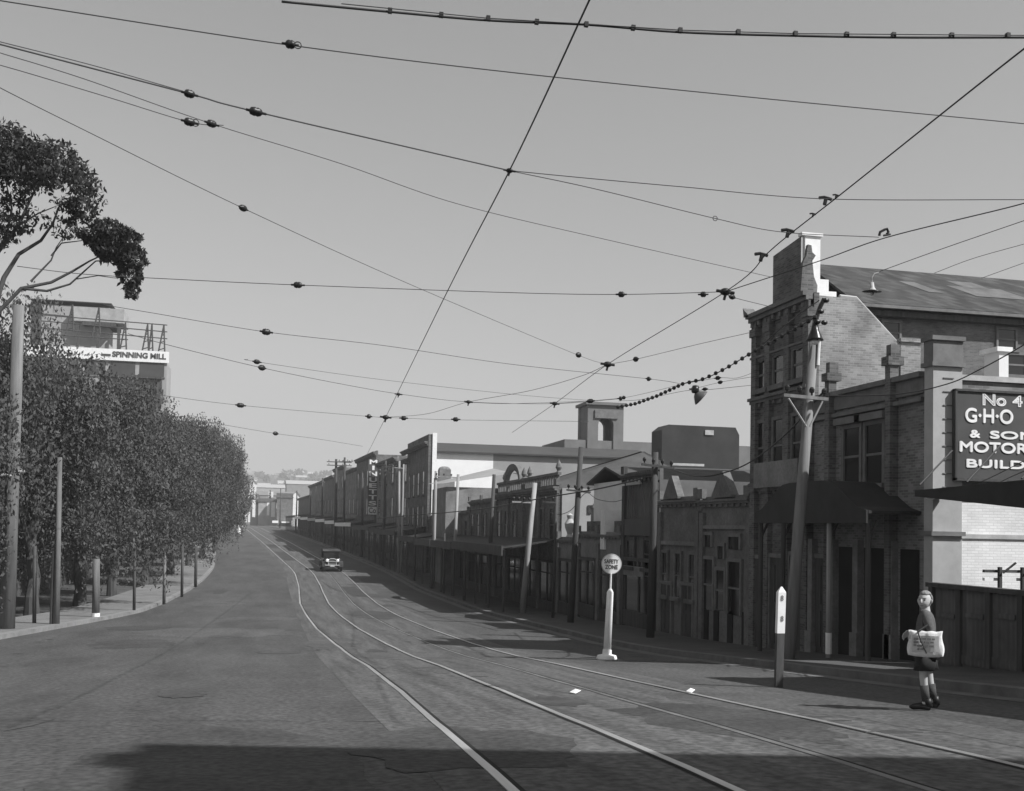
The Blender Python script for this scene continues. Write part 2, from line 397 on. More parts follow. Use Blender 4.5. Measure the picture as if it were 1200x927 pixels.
def body(root, y0, y1, z1, depth, m, X=FX, roof=None, zroof=None, name='wall', par=.5):
    zb = min(gz(y0), gz(y1))-.6
    b = MB().box(X, X+depth, y0, y1, zb, z1, True).build(name, m, root)
    return b
def gable_roof(root, x0, x1, y0, y1, z, rise, m, axis='x', over=.25):
    r_ = MB(); t = .08
    if axis == 'x':   # ridge along x
        ym = (y0+y1)/2
        P = [(y0-over, z-over*rise/((y1-y0)/2)), (ym, z+rise), (y1+over, z-over*rise/((y1-y0)/2))]
        pts = P+[(P[2][0], P[2][1]+t), (ym, z+rise+t), (P[0][0], P[0][1]+t)]
        r_.extr(pts, 'x', x0-over, x1+over)
        g = MB().extr([(y0, z), (ym, z+rise-.02), (y1, z)], 'x', x0, x0+.2).extr([(y0, z), (ym, z+rise-.02), (y1, z)], 'x', x1-.2, x1)
    else:
        xm = (x0+x1)/2
        P = [(x0-over, z-over*rise/((x1-x0)/2)), (xm, z+rise), (x1+over, z-over*rise/((x1-x0)/2))]
        pts = P+[(P[2][0], P[2][1]+t), (xm, z+rise+t), (P[0][0], P[0][1]+t)]
        r_.extr(pts, 'y', y0-over, y1+over)
        g = MB().extr([(x0, z), (xm, z+rise-.02), (x1, z)], 'y', y0, y0+.2).extr([(x0, z), (xm, z+rise-.02), (x1, z)], 'y', y1-.2, y1)
    ro = r_.build('roof', m, root)
    return ro, g
# ================================================================== the workshop with the painted sign
g0 = gz(17.5)
b1 = thing('workshop_building', (FX, 17.4, g0), 'brick workshop with tall pale corner pier and whitewashed end wall beside the fenced yard', 'building')
MB().box(FX, FX+9, 17.62, 22.0, -1.9, 4.35).build('wall', brick_red, b1)
MB().box(FX+.4, FX+9.2, 17.35, 17.6, 2.25, 4.5).build('end_wall', brick_mid, b1)
MB().box(FX+.4, FX+9.2, 17.35, 17.6, -1.5, 2.24).build('lower_end_wall', whitewall, b1)
c = MB()
c.box(FX+.35, FX+9.25, 17.3, 17.66, 4.5, 4.6); c.build('coping', stone_l, b1)
c = MB().box(FX+.40, FX+9.2, 17.32, 17.35, 1.58, 1.66).build('string_course', stone_l, b1)
p = MB().box(FX-.20, FX+.4, 17.25, 17.52, -1.5, 4.72).build('corner_pier', mat('pier_render', .4, .85, .15, 2), b1)
q = MB().box(FX-.25, FX+.44, 17.2, 17.57, 4.72, 4.80).box(FX-.21, FX+.41, 17.24, 17.53, 4.80, 5.2).box(FX-.25, FX+.44, 17.2, 17.57, 5.2, 5.28)
q.box(FX-.26, FX+.44, 17.19, 17.57, 1.62, 1.7)
q.build('moulding', stone, p)
for k in range(9): MB().box(FX+.0, FX+.22, 17.235, 17.25, 2.5+k*.25, 2.518+k*.25).build('rib', stone, p)
MB().box(FX-.06, FX+.35, 17.76, 22.0, 4.3, 4.6).box(FX-.16, FX+.4, 17.76, 22.0, 4.6, 4.7).box(FX-.12, FX, 17.76, 22.0, 4.14, 4.22).build('parapet', stone, b1)
for y in (18.77, 21.13):
    MB().box(FX-.18, FX, y-.09, y+.09, -1.2, 4.95).box(FX-.24, FX+.1, y-.13, y+.13, 4.95, 5.12).box(FX-.16, FX+.05, y-.08, y+.08, 5.12, 5.36).build('pilaster', brick_dark, b1)
win(b1, 19.45, 2.65, .62, 1.2, hood=True, mull=True); win(b1, 20.3, 2.65, .62, 1.2, hood=True)
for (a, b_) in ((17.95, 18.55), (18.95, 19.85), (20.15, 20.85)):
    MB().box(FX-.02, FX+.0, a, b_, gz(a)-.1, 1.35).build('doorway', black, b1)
for y in (18.75, 20.0, 21.0, 21.9): MB().box(FX-.14, FX, y-.1, y+.1, gz(y)-.1, 1.5).box(FX-.18, FX, y-.14, y+.14, gz(y)-.1, gz(y)+.6).build('column', render_g, b1)
door(b1, 21.45, gz(21.5)+.1, .75, 2.1)
# arched awning over the pavement
aw = MB(); ya, yb, zb_, ri = 17.9, 22.6, 1.95, .62; NA = 14; pts = []
for i in range(NA+1):
    t = i/NA; y = ya+(yb-ya)*t; e = min(1, min(t, 1-t)/.33); pts.append((y, zb_+.12+ri*(3*e*e-2*e**3)))
poly = pts+[(p_[0], p_[1]-.06) for p_ in pts[::-1]]
aw.extr(poly, 'x', 10.8, FX)
aw.build('awning_roof', awn_m, b1)
MB().extr([(ya, zb_-.12)]+pts+[(yb, zb_-.12)], 'x', 10.75, 10.79).build('awning_front', awn_m, b1)
for i, y in enumerate((18.0, 21.4, onX(971, 740, 10.86).y, 22.5)):
    vp = MB().tube([(10.86, y, gz(y)+.1), (10.86, y, 1.9)], .055, 8).build('veranda_post', pole_m if i == 2 else timber, b1)
    if i == 2: MB().tube([(10.86, y, gz(y)+.2), (10.86, y, gz(y)+.62)], .064, 8).build('white_band', whitep, vp)
    MB().tube([(10.86, y, 1.5), (11.05, y, 1.88)], .03, 6).build('bracket', timber, b1)
ch = thing('roof_chimney', (13.6, 20.5, 4.3), 'squat white rendered chimney on the flat roof behind the painted sign', 'chimney')
a = onY(1161, 408, 20.5); b_ = onY(1177, 440, 20.5)
MB().box(a.x+.06, b_.x-.05, 20.3, 20.8, 4.35, a.z-.1).build('stack', whitepl, ch)
MB().box(a.x-.02, b_.x+.02, 20.25, 20.85, a.z-.1, a.z).build('cap', whitep, ch)
# painted wall sign
yS = 17.17
A = onY(1121, 458, yS); B_ = onY(1121, 560, yS)
sg = thing('wall_sign', (A.x, yS, B_.z), 'dark wall sign with white letters for a motor builder, fixed to the pale end wall', 'sign')
sx = lambda px, py=500: onY(px, py, yS)
MB().box(A.x, A.x+3.1, yS, yS+.06, B_.z, A.z).build('board', signd, sg)
MB().box(A.x-.04, A.x, yS-.03, yS+.07, B_.z-.04, A.z+.02).box(A.x-.04, A.x+3.14, yS-.03, yS+.07, B_.z-.05, B_.z).box(A.x-.04, A.x+3.14, yS-.03, yS+.07, A.z, A.z+.04).build('frame', timber, sg)
def sfr(u, v, d): return (u, yS-.002-d, v)
def stext(t, x0, y0, x1, y1, bold, outline=False):
    a, b = onY(x0, y1, yS), onY(x1, y0, yS); text_mesh(t, 'lettering', whitep, sg, a.x, onY(x0, y1-(min(x1, 1190)-x0)*.045, yS).z, b.x-a.x, onY(x0, y0, yS).z-onY(x0, y1-(min(x1, 1190)-x0)*.045, yS).z, sfr, 0, .008, outline, bold*.17)
stext('No', 1151, 461, 1179, 476.5, 0, True); stext('4', 1186, 463, 1198, 477, 0, True)
stext('G\u00b7H\u00b7O', 1130.5, 477.5, 1187, 497.5, .06)
stext('&', 1136, 503.5, 1148.5, 513.5, .055); stext('SONS', 1159.5, 504.5, 1226, 515.5, .06)
stext('MOTOR', 1124, 516.5, 1204, 532.5, .065); stext('BUILDERS', 1132, 537.5, 1240, 550.5, .06)
# yard fence, gates, awning frame and wagon
fe = thing('yard_fence', (11.6, 15, gz(15)), 'dark boarded yard fence with upright posts and panels in front of the white end wall', 'fence')
y = 12.4; k = 0
while y < 17.2:
    y2 = min(y+.78, 17.2); z = gz(y+.4)
    MB().box(11.6, 11.64, y+.06, y2-.06, z+.05, .70).box(11.57, 11.6, y+.15, y2-.15, z+.95, z+1.03).box(11.58, 11.6, y+.06, y2-.06, z+.15, z+.3).build('panel', boards, fe)
    MB().box(11.54, 11.7, y-.06, y+.06, z-.1, .74).build('post', timber, fe)
    y += .78; k += 1
MB().box(11.52, 11.72, 12.3, 17.2, .70, .78).build('top_rail', timber, fe)
an = thing('street_awning', (11.5, 14.7, 2.0), 'dark iron awning running from the pale corner pier over the pavement, seen edge on', 'awning')
MB().mesh([(11.3, 17.2, 2.43), (11.3, 12.2, 2.56), (11.9, 17.2, 2.43), (11.9, 12.2, 2.56), (11.3, 17.2, 2.32), (11.3, 12.2, 1.88), (11.9, 17.2, 2.32), (11.9, 12.2, 1.88)],
          [(0, 1, 3, 2), (4, 6, 7, 5), (0, 2, 6, 4), (1, 5, 7, 3), (0, 4, 5, 1), (2, 3, 7, 6)]).build('awning_roof', awn_m, an)
for k in range(4):
    yy = 16.6-k*1.3; MB().tube([(11.0, yy, 2.5), (11.85, yy+.3, 3.15)], .015, 6).build('stay', wire_m, an)
MB().ball((11.55, 17.1, 2.32), .09, 1, 1, .7).build('bracket', whitep, an)
wg = thing('wagon', (12.7, 16.2, gz(16.2)), 'light framed wagon with slatted sides parked behind the yard fence', 'wagon')
for z in (.86, 1.0): MB().box(12.0, 14.2, 16.2, 16.26, z, z+.05).build('side_rail', whitep if z < 1 else timber, wg)
for x in (12.25, 12.7, 13.15, 13.6): MB().box(x, x+.05, 16.14, 16.2, -.2, 1.1).build('stake', timber, wg)
for x in (12.3, 12.75): MB().tube([(x, 16.12, 1.0), (x+.2, 16.05, 1.18)], .02, 6).build('hook', timber, wg)
MB().box(12.0, 14.4, 16.2, 17.1, -.1, .1).build('deck', timber, wg)
for x in (12.8, 14.2):
    w_ = MB()
    for q in range(20):
        t0, t1 = 2*math.pi*q/20, 2*math.pi*(q+1)/20
        w_.tube([(x+.45*math.cos(t0), 16.05, -.25+.45*math.sin(t0)), (x+.45*math.cos(t1), 16.05, -.25+.45*math.sin(t1))], .03, 5)
    for q in range(6): t0 = math.pi*q/6; w_.tube([(x-.43*math.cos(t0), 16.05, -.25-.43*math.sin(t0)), (x+.43*math.cos(t0), 16.05, -.25+.43*math.sin(t0))], .018, 5)
    w_.build('wheel', timber, wg)
# buildings out of frame to the right whose shadows cross the road
o1 = thing('shop_row', (FX, 6, 0), 'low brick shop beside the yard, outside the picture on the right', 'building')
MB().box(FX, FX+7, .5, 12.3, -.8, 5.3).build('wall', brick_red, o1); MB().box(FX-.25, FX+.3, .5, 12.3, 5.3, 5.6).build('cornice', stone, o1)
o2 = thing('tall_building', (FX, -8, 0), 'tall brick building outside the picture on the right, throwing the foreground shadow', 'building')
MB().prism([(FX, -1.1), (20, -3.7), (20, -26), (FX, -26)], -.5, 16.6).build('wall', brick_red, o2)
for k, (a, b_, h) in enumerate(((12.2, 12.9, 17.3), (14.3, 16.6, 17.0), (18.2, 18.8, 17.9))): MB().box(a, b_, -2.6-k*.9, -2.-k*.9, 16.5, h).build('shadow_edge_block', brick_red, o2)  # unseen roof blocks added to break up the foreground shadow's edge

# ================================================================== tall building with the raised pediment
b2 = thing('hotel_building', (FX, 23.5, gz(23.5)), 'tall dark street building with raised white-sided pediment and pale brick gable wall', 'building')
yg = 22.05
G = [onY(x, y, yg) for x, y in ((1005, 348), (1053, 404))]
zt = onY(960, 346, yg).z; x1, x2 = G[0].x, G[1].x; z2 = G[1].z
prof = [(FX+.02, -1.5), (FX+.02, zt), (x1, zt-.02), (x2, z2), (x2+.05, -1.5)]
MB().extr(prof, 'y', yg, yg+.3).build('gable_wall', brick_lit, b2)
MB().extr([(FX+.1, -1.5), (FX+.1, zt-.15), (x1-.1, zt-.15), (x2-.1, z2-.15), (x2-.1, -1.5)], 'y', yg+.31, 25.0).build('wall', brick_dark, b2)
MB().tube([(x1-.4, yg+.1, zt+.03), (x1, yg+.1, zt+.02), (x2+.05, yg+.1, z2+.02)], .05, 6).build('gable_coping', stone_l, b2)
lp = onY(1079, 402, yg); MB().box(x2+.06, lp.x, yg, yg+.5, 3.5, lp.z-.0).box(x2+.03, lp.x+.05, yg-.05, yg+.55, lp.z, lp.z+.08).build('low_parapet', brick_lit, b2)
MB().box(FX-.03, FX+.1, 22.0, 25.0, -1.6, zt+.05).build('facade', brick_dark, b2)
for y in (22.15, 23.1, 24.1, 24.85):
    MB().box(FX-.16, FX-.03, y-.13, y+.13, -1.3, zt-.1).box(FX-.2, FX-.03, y-.17, y+.17, 2.6, 2.85).box(FX-.2, FX-.03, y-.17, y+.17, zt-.5, zt-.3).build('pilaster', brick_dark, b2)
for z, s in ((zt+.08, 1.), (6.05, .55), (5.0, .75), (2.75, .5)): cornice(b2, 22.02, 25.05, z, render_d, s=s)
for y in (22.62, 23.6, 24.48):
    for z in (3.1, 5.2): win(b2, y, z, .5, 1.25 if z < 4 else .7, X=FX-.03, frame=render_d)
a = onY(937, 277, 22.6); zp = a.z; xr = onY(959, 277, 22.6).x
pd = MB().extr([(22.6, zt), (22.6, zp), (24.0, zp-.12), (24.0, zt)], 'x', FX-.05, xr-.45).build('pediment', brick_dark, b2)
MB().box(FX-.0, xr, 22.5, 22.62, zt, zp).build('pediment_side', whitep, pd)
MB().box(FX-.1, xr+.05, 22.46, 22.66, zp, zp+.07).build('pediment_cap', whitep, pd)
s1 = onY(973, 328, 22.5); MB().box(xr+.001, s1.x-.04, 22.5, 22.62, zt, s1.z).box(s1.x-.04, s1.x+.16, 22.5, 22.62, zt, zt+.22).build('stepped_shoulder', whitep, pd)
# shadow figure on the white pediment side, built as a dark plate before it
sc = [onY(x, y, 22.4) for x, y in ((937, 345), (940, 308), (944, 300), (946, 287), (950, 288), (951, 296), (955, 300), (951, 306), (953, 325), (957, 335), (956, 348))]
MB().extr([(p_.x, p_.z) for p_ in sc], 'y', 22.36, 22.46).build('shadow_figure', brick_dark, b2)
MB().extr([(24.85, zt), (25.15, zt+.05), (25.2, zt+.3), (25.08, zt+.2), (24.95, zt+.12)], 'x', FX-.3, FX).build('scroll', render_d, b2)
a, b_ = face(893, 543), face(930, 570)
MB().box(FX-.24, FX-.205, 22.35, 24.6, b_.z, a.z-.02).build('sign_panel', render_g, b2)
for y in (22.6, 23.6, 24.5): door(b2, y, gz(y)+.1, .6, 2.2, X=FX-.04)
# ================================================================== slate-roofed warehouse behind
b3 = thing('slate_roofed_warehouse', (18, 32, gz(32)), 'long warehouse with dark slate roof rising behind the pale brick gable', 'building')
XL = onY(944, 318, 35).x; ze = onY(1190, 372, 32).z
MB().box(XL+.1, 46, 32, 36.2, -2, ze).build('wall', brick('warehouse_brick', .15, 1.2, .2), b3)
zr = onY(1190, 331, 35).z
MB().extr([(31.6, ze-.05), (35, zr), (36.4, zr-.9), (36.4, zr-.8), (35, zr+.1), (31.6, ze+.05)], 'x', XL, 46.5).build('roof', slate, b3)
MB().box(XL, 46.5, 31.5, 31.6, ze-.1, ze-.0).build('gutter', MATS['stucco_trim'], b3)
MB().box(XL, 46.5, 31.7, 32, ze-.32, ze-.14).build('eave_board', timber, b3)
for (px0, px1, py0, py1) in ((1068, 1086, 338, 350), (1122, 1185, 346, 356), (1130, 1160, 336, 341)):
    a = onY(px0, py0, 34); b_ = onY(px1, py1, 34); ym = 31.6+(3.4)*((a.z+b_.z)/2-ze)/(zr-ze); ym = min(max(ym, 32.2), 34.4); zz = lambda y: ze+.06+(zr-ze)*(y-31.6)/3.4+.03
    MB().mesh([(a.x, ym-.45, zz(ym-.45)), (b_.x, ym-.45, zz(ym-.45)), (b_.x-.6, ym+.45, zz(ym+.45)), (a.x-.6, ym+.45, zz(ym+.45))], [(0, 1, 2, 3)]).build('skylight', mat('dusty_glass', .125, .7, .3, 2), b3)
def win_s(root, Y, x0, x1, z0, z1, m=glass, frame=stone):
    f = MB().box(x0-.08, x0, Y-.06, Y+.01, z0, z1).box(x1, x1+.08, Y-.06, Y+.01, z0, z1).box(x0-.14, x1+.14, Y-.1, Y+.01, z0-.1, z0).box(x0-.1, x1+.1, Y-.07, Y+.01, z1, z1+.1).box(x0, x1, Y-.04, Y+.01, (z0+z1)/2-.03, (z0+z1)/2+.03)
    fo = f.build('window', frame, root); MB().box(x0, x1, Y-.025, Y-.005, z0, z1).build('pane', m, fo)
for (px0, px1, py0, py1) in ((1035, 1053, 378, 402), (1169, 1189, 386, 410)):
    a, b_ = onY(px0, py0, 32), onY(px1, py1, 32); win_s(b3, 32, a.x, b_.x, b_.z, a.z)
a, b_ = onY(1170, 415, 32), onY(1200, 440, 32); win_s(b3, 32, a.x, b_.x, b_.z, a.z)

# ================================================================== street row beyond
def shop(name, label, y0, y1, zt, depth=9, wall=brick_dark, trim=render_d, ver=None, upper=None, sf=True, cat='building', group=None, cs=.6, side=None, pil=True, back=None, X=FX):
    zg = gz((y0+y1)/2)+.12
    r = thing(name, (X+off((y0+y1)/2), (y0+y1)/2, zg-.12), label, cat, group)
    zw = (back if back is not None else zt-.35)
    MB().box(X+.12, X+depth, y0+.03, y1-.03, zg-1, zw, True).build('wall', side or wall, r)
    MB().box(X, X+.12, y0, y1, zg-.6, zt, True).build('facade', wall, r)
    cornice(r, y0+.005, y1-.005, zt-.1, trim, X=X, s=cs)
    if pil:
        n = max(1, round((y1-y0)/3.4))
        for i in range(n+1):
            y = min(max(y0+(y1-y0)*i/n, y0+.14), y1-.14)
            MB().box(X-.1, X, y-.13, y+.13, zg-.2, zt-.45, True).box(X-.14, X, y-.16, y+.16, zt-.05, zt+.22, True).build('pilaster', trim, r)
    if sf:
        n = max(1, round((y1-y0)/3.4)); w = (y1-y0)/n
        for i in range(n): shopfront(r, y0+w*i+.3, y0+w*(i+1)-.3, zg, 2.3 if zt-zg > 3 else (zt-zg)*.66, X)
    if upper:
        n, z0, w, h = upper
        for i in range(n): win(r, y0+(y1-y0)*(i+.5)/n, z0, w, h, X=X, frame=trim)
    if ver: veranda(r, y0+.05, y1-.05, ver[0], ver[1], posts=True, X=X)
    return r
def pedim(r, yc, w, z0, z1, m, X=FX):
    MB().extr([(yc-w/2, z0), (yc-w/2, z0+.06), (yc-.08, z1), (yc+.08, z1), (yc+w/2, z0+.06), (yc+w/2, z0)], 'x', X-.12, X+.1).build('pediment', m, r)
s_a = shop('shop', 'narrow dark stuccoed shop with pointed pediment and tall narrow windows beside the tall pediment building', 25.1, 28.4, 2.6, wall=render_d, trim=render_d, sf=False, back=2.0)
pedim(s_a, 26.84, 1.3, 2.55, 3.25, render_d)
for px0, px1, py0, py1 in ((826, 837, 655, 716), (842.5, 850.5, 668, 716), (856, 869, 658, 722), (828, 836, 627, 641), (856, 869, 629, 644), (843, 850, 640, 655)):
    a, b_ = face(px0, py0), face(px1, py1); a2 = face(px0, py1)
    win(s_a, (a.y+b_.y)/2, b_.z, a.y-b_.y, max(.25, a.z-b_.z), frame=stone, sill=False, mull=py1 > 700) if 25.1 < b_.y and a.y < 28.4 else None
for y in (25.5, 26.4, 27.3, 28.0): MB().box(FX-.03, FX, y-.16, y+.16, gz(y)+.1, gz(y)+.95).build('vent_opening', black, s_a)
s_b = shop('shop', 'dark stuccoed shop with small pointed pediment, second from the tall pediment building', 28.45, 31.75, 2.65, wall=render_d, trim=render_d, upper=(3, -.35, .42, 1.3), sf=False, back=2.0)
pedim(s_b, 30.6, 1.2, 2.6, 3.3, render_d); door(s_b, 29.3, gz(29.3)+.1, .8, 1.5); door(s_b, 31.0, gz(31)+.1, .8, 1.5)
band(s_b, 'string_course', 28.5, 31.7, 1.2, 1.32, .08, render_g); band(s_a, 'string_course', 25.15, 28.35, 1.7, 1.8, .08, render_g)
b4 = shop('hoarded_shop', 'narrow dark two-storey shop with stepped parapet and sign boards behind the dark pole', 31.85, 35.3, 3.6, wall=boards, trim=timber, sf=True, upper=(2, .4, .7, .9), cs=.8)
MB().box(FX-.12, FX-.04, 32.3, 34.9, 1.45, 2.0).build('sign_board', signd, b4)
MB().box(FX-.12, FX-.04, 33.4, 34.8, 3.15, 3.45).build('small_panel', stone_l, b4)
MB().box(FX-.1, FX-.04, 33.0, 35.0, .1, .42).build('sign_board', render_g, b4)
b6 = shop('shop', 'low grey rendered shop with dark panelled parapet behind the safety zone sign', 35.4, 40.85, 1.55, wall=render_g, trim=stone, sf=True, cs=.5, back=1.1)
MB().box(FX+.3, FX+.5, 35.5, 40.8, 1.2, 1.95).build('rear_parapet', brick_dark, b6)
a = onY(722, 599, 37.5); c6 = MB()
MB().box(a.x-.5, a.x+.6, 37.3, 37.8, .9, onY(722, 598, 37.5).z).build('roof_hatch', whitep, b6)
b6b = shop('shop', 'lowest rendered shop with vase-topped parapet against the pale side wall', 40.95, 43.9, 1.3, wall=render_g, trim=stone, sf=True, cs=.5, back=.9)
MB().lathe((FX+.05, 42.4, 1.3), [(0, 0), (.16, 0), (.1, .12), (.2, .4), (.22, .55), (.1, .75), (.14, .9), (0, 1.0)]).build('urn', stone_l, b6b)
b5 = shop('arched_parapet_building', 'dark two-storey shops with arched pediment and balustrade along the parapet', 44.0, 57.0, 3.55, wall=brick_dark, trim=render_d, ver=(.75, 2.4), upper=(7, 1.1, .75, 1.4), cs=.9, depth=8.5, back=3.2)
MB().box(FX+.12, FX+8.5, 43.93, 44.02, -2.5, onY(700, 573, 43.9).z).build('side_wall', mat('pale_render_side', .34, .9, .12, .8), b5)
k = 44.4
wm0 = mat('side_window', .06, .5, .2, 1)
bl = MB()
while k < 56.8: bl.box(FX-.02, FX+.1, k-.07, k+.07, 3.55, 3.95); k += .42
bl.box(FX-.04, FX+.12, 44.1, 56.9, 3.95, 4.07); bl.build('balustrade', render_d, b5)
ar = []
for i in range(13): t = math.pi*i/12; ar.append((53.0+1.9*math.cos(t), 4.0+.9*math.sin(t)))
ar2 = [(53.0+1.55*math.cos(math.pi*i/12), 4.0+.6*math.sin(math.pi*i/12)) for i in range(12, -1, -1)]
MB().extr(ar+ar2, 'x', FX-.1, FX+.15).build('arched_pediment', render_d, b5)
for y in (44.3, 49.6, 50.8, 55.2): MB().lathe((FX+.05, y, 4.05), [(0, 0), (.12, 0), (.07, .08), (.14, .22), (.1, .38), (.04, .5), (0, .58)]).build('urn', render_d, b5)
for (px0, px1, py0, py1) in ((689, 693, 592, 602), (696, 706, 590, 606)):
    a, b_ = onY(px0, py0, 43.9), onY(px1, py1, 43.9); MB().box(a.x, b_.x, 43.88, 43.925, b_.z, a.z).build('window', wm0, b5)
# chimneys and lean-to against the pale side wall
for i, (px, py0, py1, w) in enumerate(((701, 590, 612, .5), (717, 588, 612, .35), (725, 584, 612, .4))):
    a = onY(px, py0, 42.2); t_ = thing('chimney', (a.x, 42.2, 1.0), ['stout grey chimney before the pale side wall', 'thin grey chimney between two others before the pale side wall', 'grey chimney of the low shops nearest the hoarded shop'][i], 'chimney')
    MB().box(a.x-w/2, a.x+w/2, 42.0, 42.4, .7, a.z-.2).build('stack', render_g, t_); MB().box(a.x-w/2-.06, a.x+w/2+.06, 41.94, 42.46, a.z-.2, a.z-.08).build('cap', stone, t_)
    MB().tube([(a.x, 42.2, a.z-.08), (a.x, 42.2, a.z+.12)], .09, 8).build('chimney_pot', stone, t_)
# hipped hall behind
yh_ = 55; hl = onY(636, 570, yh_); ha = onY(756, 529, yh_+4)
hall = thing('hip_roofed_hall', (20, yh_+3, -2), 'large hall with dark hipped roof behind the low shops', 'building')
hr_ = onY(840, 572, yh_).x; ze = onY(700, 573, yh_).z
MB().box(hl.x+.3, hr_-.3, yh_+.3, yh_+8, -2.6, ze).build('wall', mat('hall_render', .3, .9, .15, .8), hall)
xm_ = ha.x
MB().mesh([(hl.x, yh_, ze), (hr_, yh_, ze), (hr_, yh_+8.3, ze), (hl.x, yh_+8.3, ze), (xm_, yh_+4.1, ha.z), (hr_-3, yh_+4.1, ha.z)], [(0, 1, 5, 4), (1, 2, 5), (2, 3, 4, 5), (3, 0, 4), (0, 3, 2, 1)]).build('roof', iron_d, hall)
# white-walled shed behind the two pointed shops, dark iron box building above
sh = thing('white_shed', (16, 34, -1.7), 'white-walled shed behind the pointed shop parapets', 'shed')
a, b_ = onY(776, 564, 33.6), onY(835, 583, 33.6); c_ = onY(900, 566, 33.6)
MB().box(FX+.3, c_.x+2, 33.6, 36.5, -2, a.z).build('wall', whitepl, sh) if False else MB().box(a.x-.1, b_.x, 36.6, 41, -2, onY(776, 563, 36.6).z).build('wall', whitepl, sh)
g1 = onY(776, 563, 36.6).z
MB().box(b_.x+.001, onY(885, 566, 36.6).x, 36.62, 41, -2, g1-.12).build('side_wing', mat('dull_white_wall', .38, .9, .15, 1), sh)
gable_roof(sh, a.x-.1, onY(885, 566, 36.6).x+.3, 36.6, 41, g1, .5, iron_d)
Yb = 74
bx = thing('iron_clad_warehouse', (36, Yb, -2), 'dark iron-clad box of a warehouse with small light hatch above the pointed shops', 'building')
a, b_ = onY(776, 498, Yb), onY(866, 542, Yb); lo = onY(776, 538, Yb-8)
MB().extr([(a.x, -3), (a.x, a.z-.35), (a.x+.5, a.z+.05), (b_.x-.3, onY(860, 501, Yb).z), (b_.x, onY(866, 510, Yb).z), (b_.x, -3)], 'y', Yb, Yb+2.2).build('wall', mat('black_iron', .035, .8, .3, .6), bx)
MB().box(a.x-.1, b_.x+.1, Yb-.3, Yb+10.2, onY(776, 498, Yb).z+.08, onY(776, 498, Yb).z+.2) if False else None
h0, h1 = onY(826, 504, Yb), onY(836, 510, Yb); MB().box(h0.x, h1.x, Yb-.08, Yb-.01, h1.z, h0.z).build('hatch', stone_l, bx)
b34 = thing('low_iron_shed', (34, Yb-10, -2), 'long low dark iron shed in front of the iron-clad box warehouse', 'shed')
a, b_ = onY(742, 541, Yb-10), onY(960, 545, Yb-10)
MB().box(a.x+3, b_.x, Yb-10, Yb-1, -3, onY(780, 560, Yb-10).z).build('wall', iron_d, b34)
MB().extr([(Yb-10.4, onY(780, 568, Yb-10).z), (Yb-1, a.z+.2), (Yb-1, a.z+.3), (Yb-10.4, onY(780, 568, Yb-10).z+.12)], 'x', a.x+2.5, b_.x).build('roof', iron_d, b34)
s0, s1 = onY(785, 543, Yb-10.3), onY(822, 547, Yb-10.3); MB().box(s0.x, s1.x, Yb-10.75, Yb-10.65, s1.z, s0.z).build('sign_strip', stone_l, b34)
# arch tower
Yt = 88
tw = thing('arch_tower', (33, Yt, -2), 'square open tower with arched opening above the long warehouse roof', 'tower')
L_, R__ = onY(689, 474, Yt), onY(731, 474, Yt); zb = onY(700, 522, Yt).z-3; zt_ = L_.z; ax0, ax1 = onY(701, 500, Yt).x, onY(719, 500, Yt).x; az = onY(710, 498, Yt).z
ptsL = [(L_.x, zb), (L_.x, zt_), (R__.x, zt_), (R__.x, zb), (ax1, zb), (ax1, az)]+[((ax0+ax1)/2+(ax1-ax0)/2*math.cos(math.pi*i/10), az+(ax1-ax0)/2*math.sin(math.pi*i/10)) for i in range(1, 10)]+[(ax0, az), (ax0, zb)]
tm = mat('tower_render', .17, .9, .15, 1)
MB().extr(ptsL, 'y', Yt, Yt+.6).extr(ptsL, 'y', Yt+2.4, Yt+3).build('arched_wall', tm, tw)
MB().box(L_.x-.2, R__.x+.2, Yt-.2, Yt+3.2, zt_, zt_+.25).box(L_.x+.05, L_.x+.5, Yt+.61, Yt+2.39, zb, zt_-.01).box(R__.x-.5, R__.x-.05, Yt+.61, Yt+2.39, zb, zt_-.01).build('cornice', tm, tw)
s0, s1 = onY(697, 480, Yt), onY(724, 491, Yt); MB().box(s0.x, s1.x, Yt-.12, Yt-.02, s1.z, s0.z).build('panel', stone, tw)
MB().box(L_.x-2, R__.x+14, Yt+.1, Yt+8, -3, onY(700, 516, Yt).z).build('base_block', tm, tw)
# long warehouse with white side wall
Yw = 82
wh = thing('long_warehouse', (FX, Yw, gz(Yw)), 'long warehouse with dark street front, half-white side wall and dark parapet band', 'building')
zf = onY(509, 513, Yw).z; ze = onY(509, 530, Yw).z
xw = onY(578, 540, Yw).x; xe = onY(776, 528, Yw).x
MB().box(FX+.3, xw, Yw, Yw+12.5, -4, ze, False).build('white_side_wall', mat('fresh_white_wall', .82, .85, .06, 1), wh)
MB().box(xw+.001, xe, Yw+.002, Yw+12.5, -4, ze-.001, False).build('side_wall', mat('grey_side_wall', .3, .9, .12, .5), wh)
MB().extr([(Yw-.3, ze-.02), (Yw+6, zf), (Yw+12.6, ze-.02), (Yw+12.6, ze+.1), (Yw+6, zf+.1), (Yw-.3, ze+.1)], 'x', FX+.35, xe).build('roof', mat('dark_roof', .06, .85, .2, .5), wh)
a, b_ = face(482, 517), face(507, 511)
MB().extr([(Yw-.25, -3), (Yw-.25, zf+.25), (95, zf+.45), (95, -3)], 'x', FX-.3, FX+.3).build('facade', brick_dark, wh)
MB().box(FX-.0, FX+.34, Yw-.34, Yw-.26, -3, zf+.35).build('facade_edge', whitep, wh)
cornice(wh, Yw-.2, 94.9, zf-.3, render_d, X=FX-.3)
for y in (84, 87, 90, 93):
    for z in (1.4, 4.2): win(wh, y, z, 1.2, 1.8, X=FX-.3, frame=render_d, bend=False)
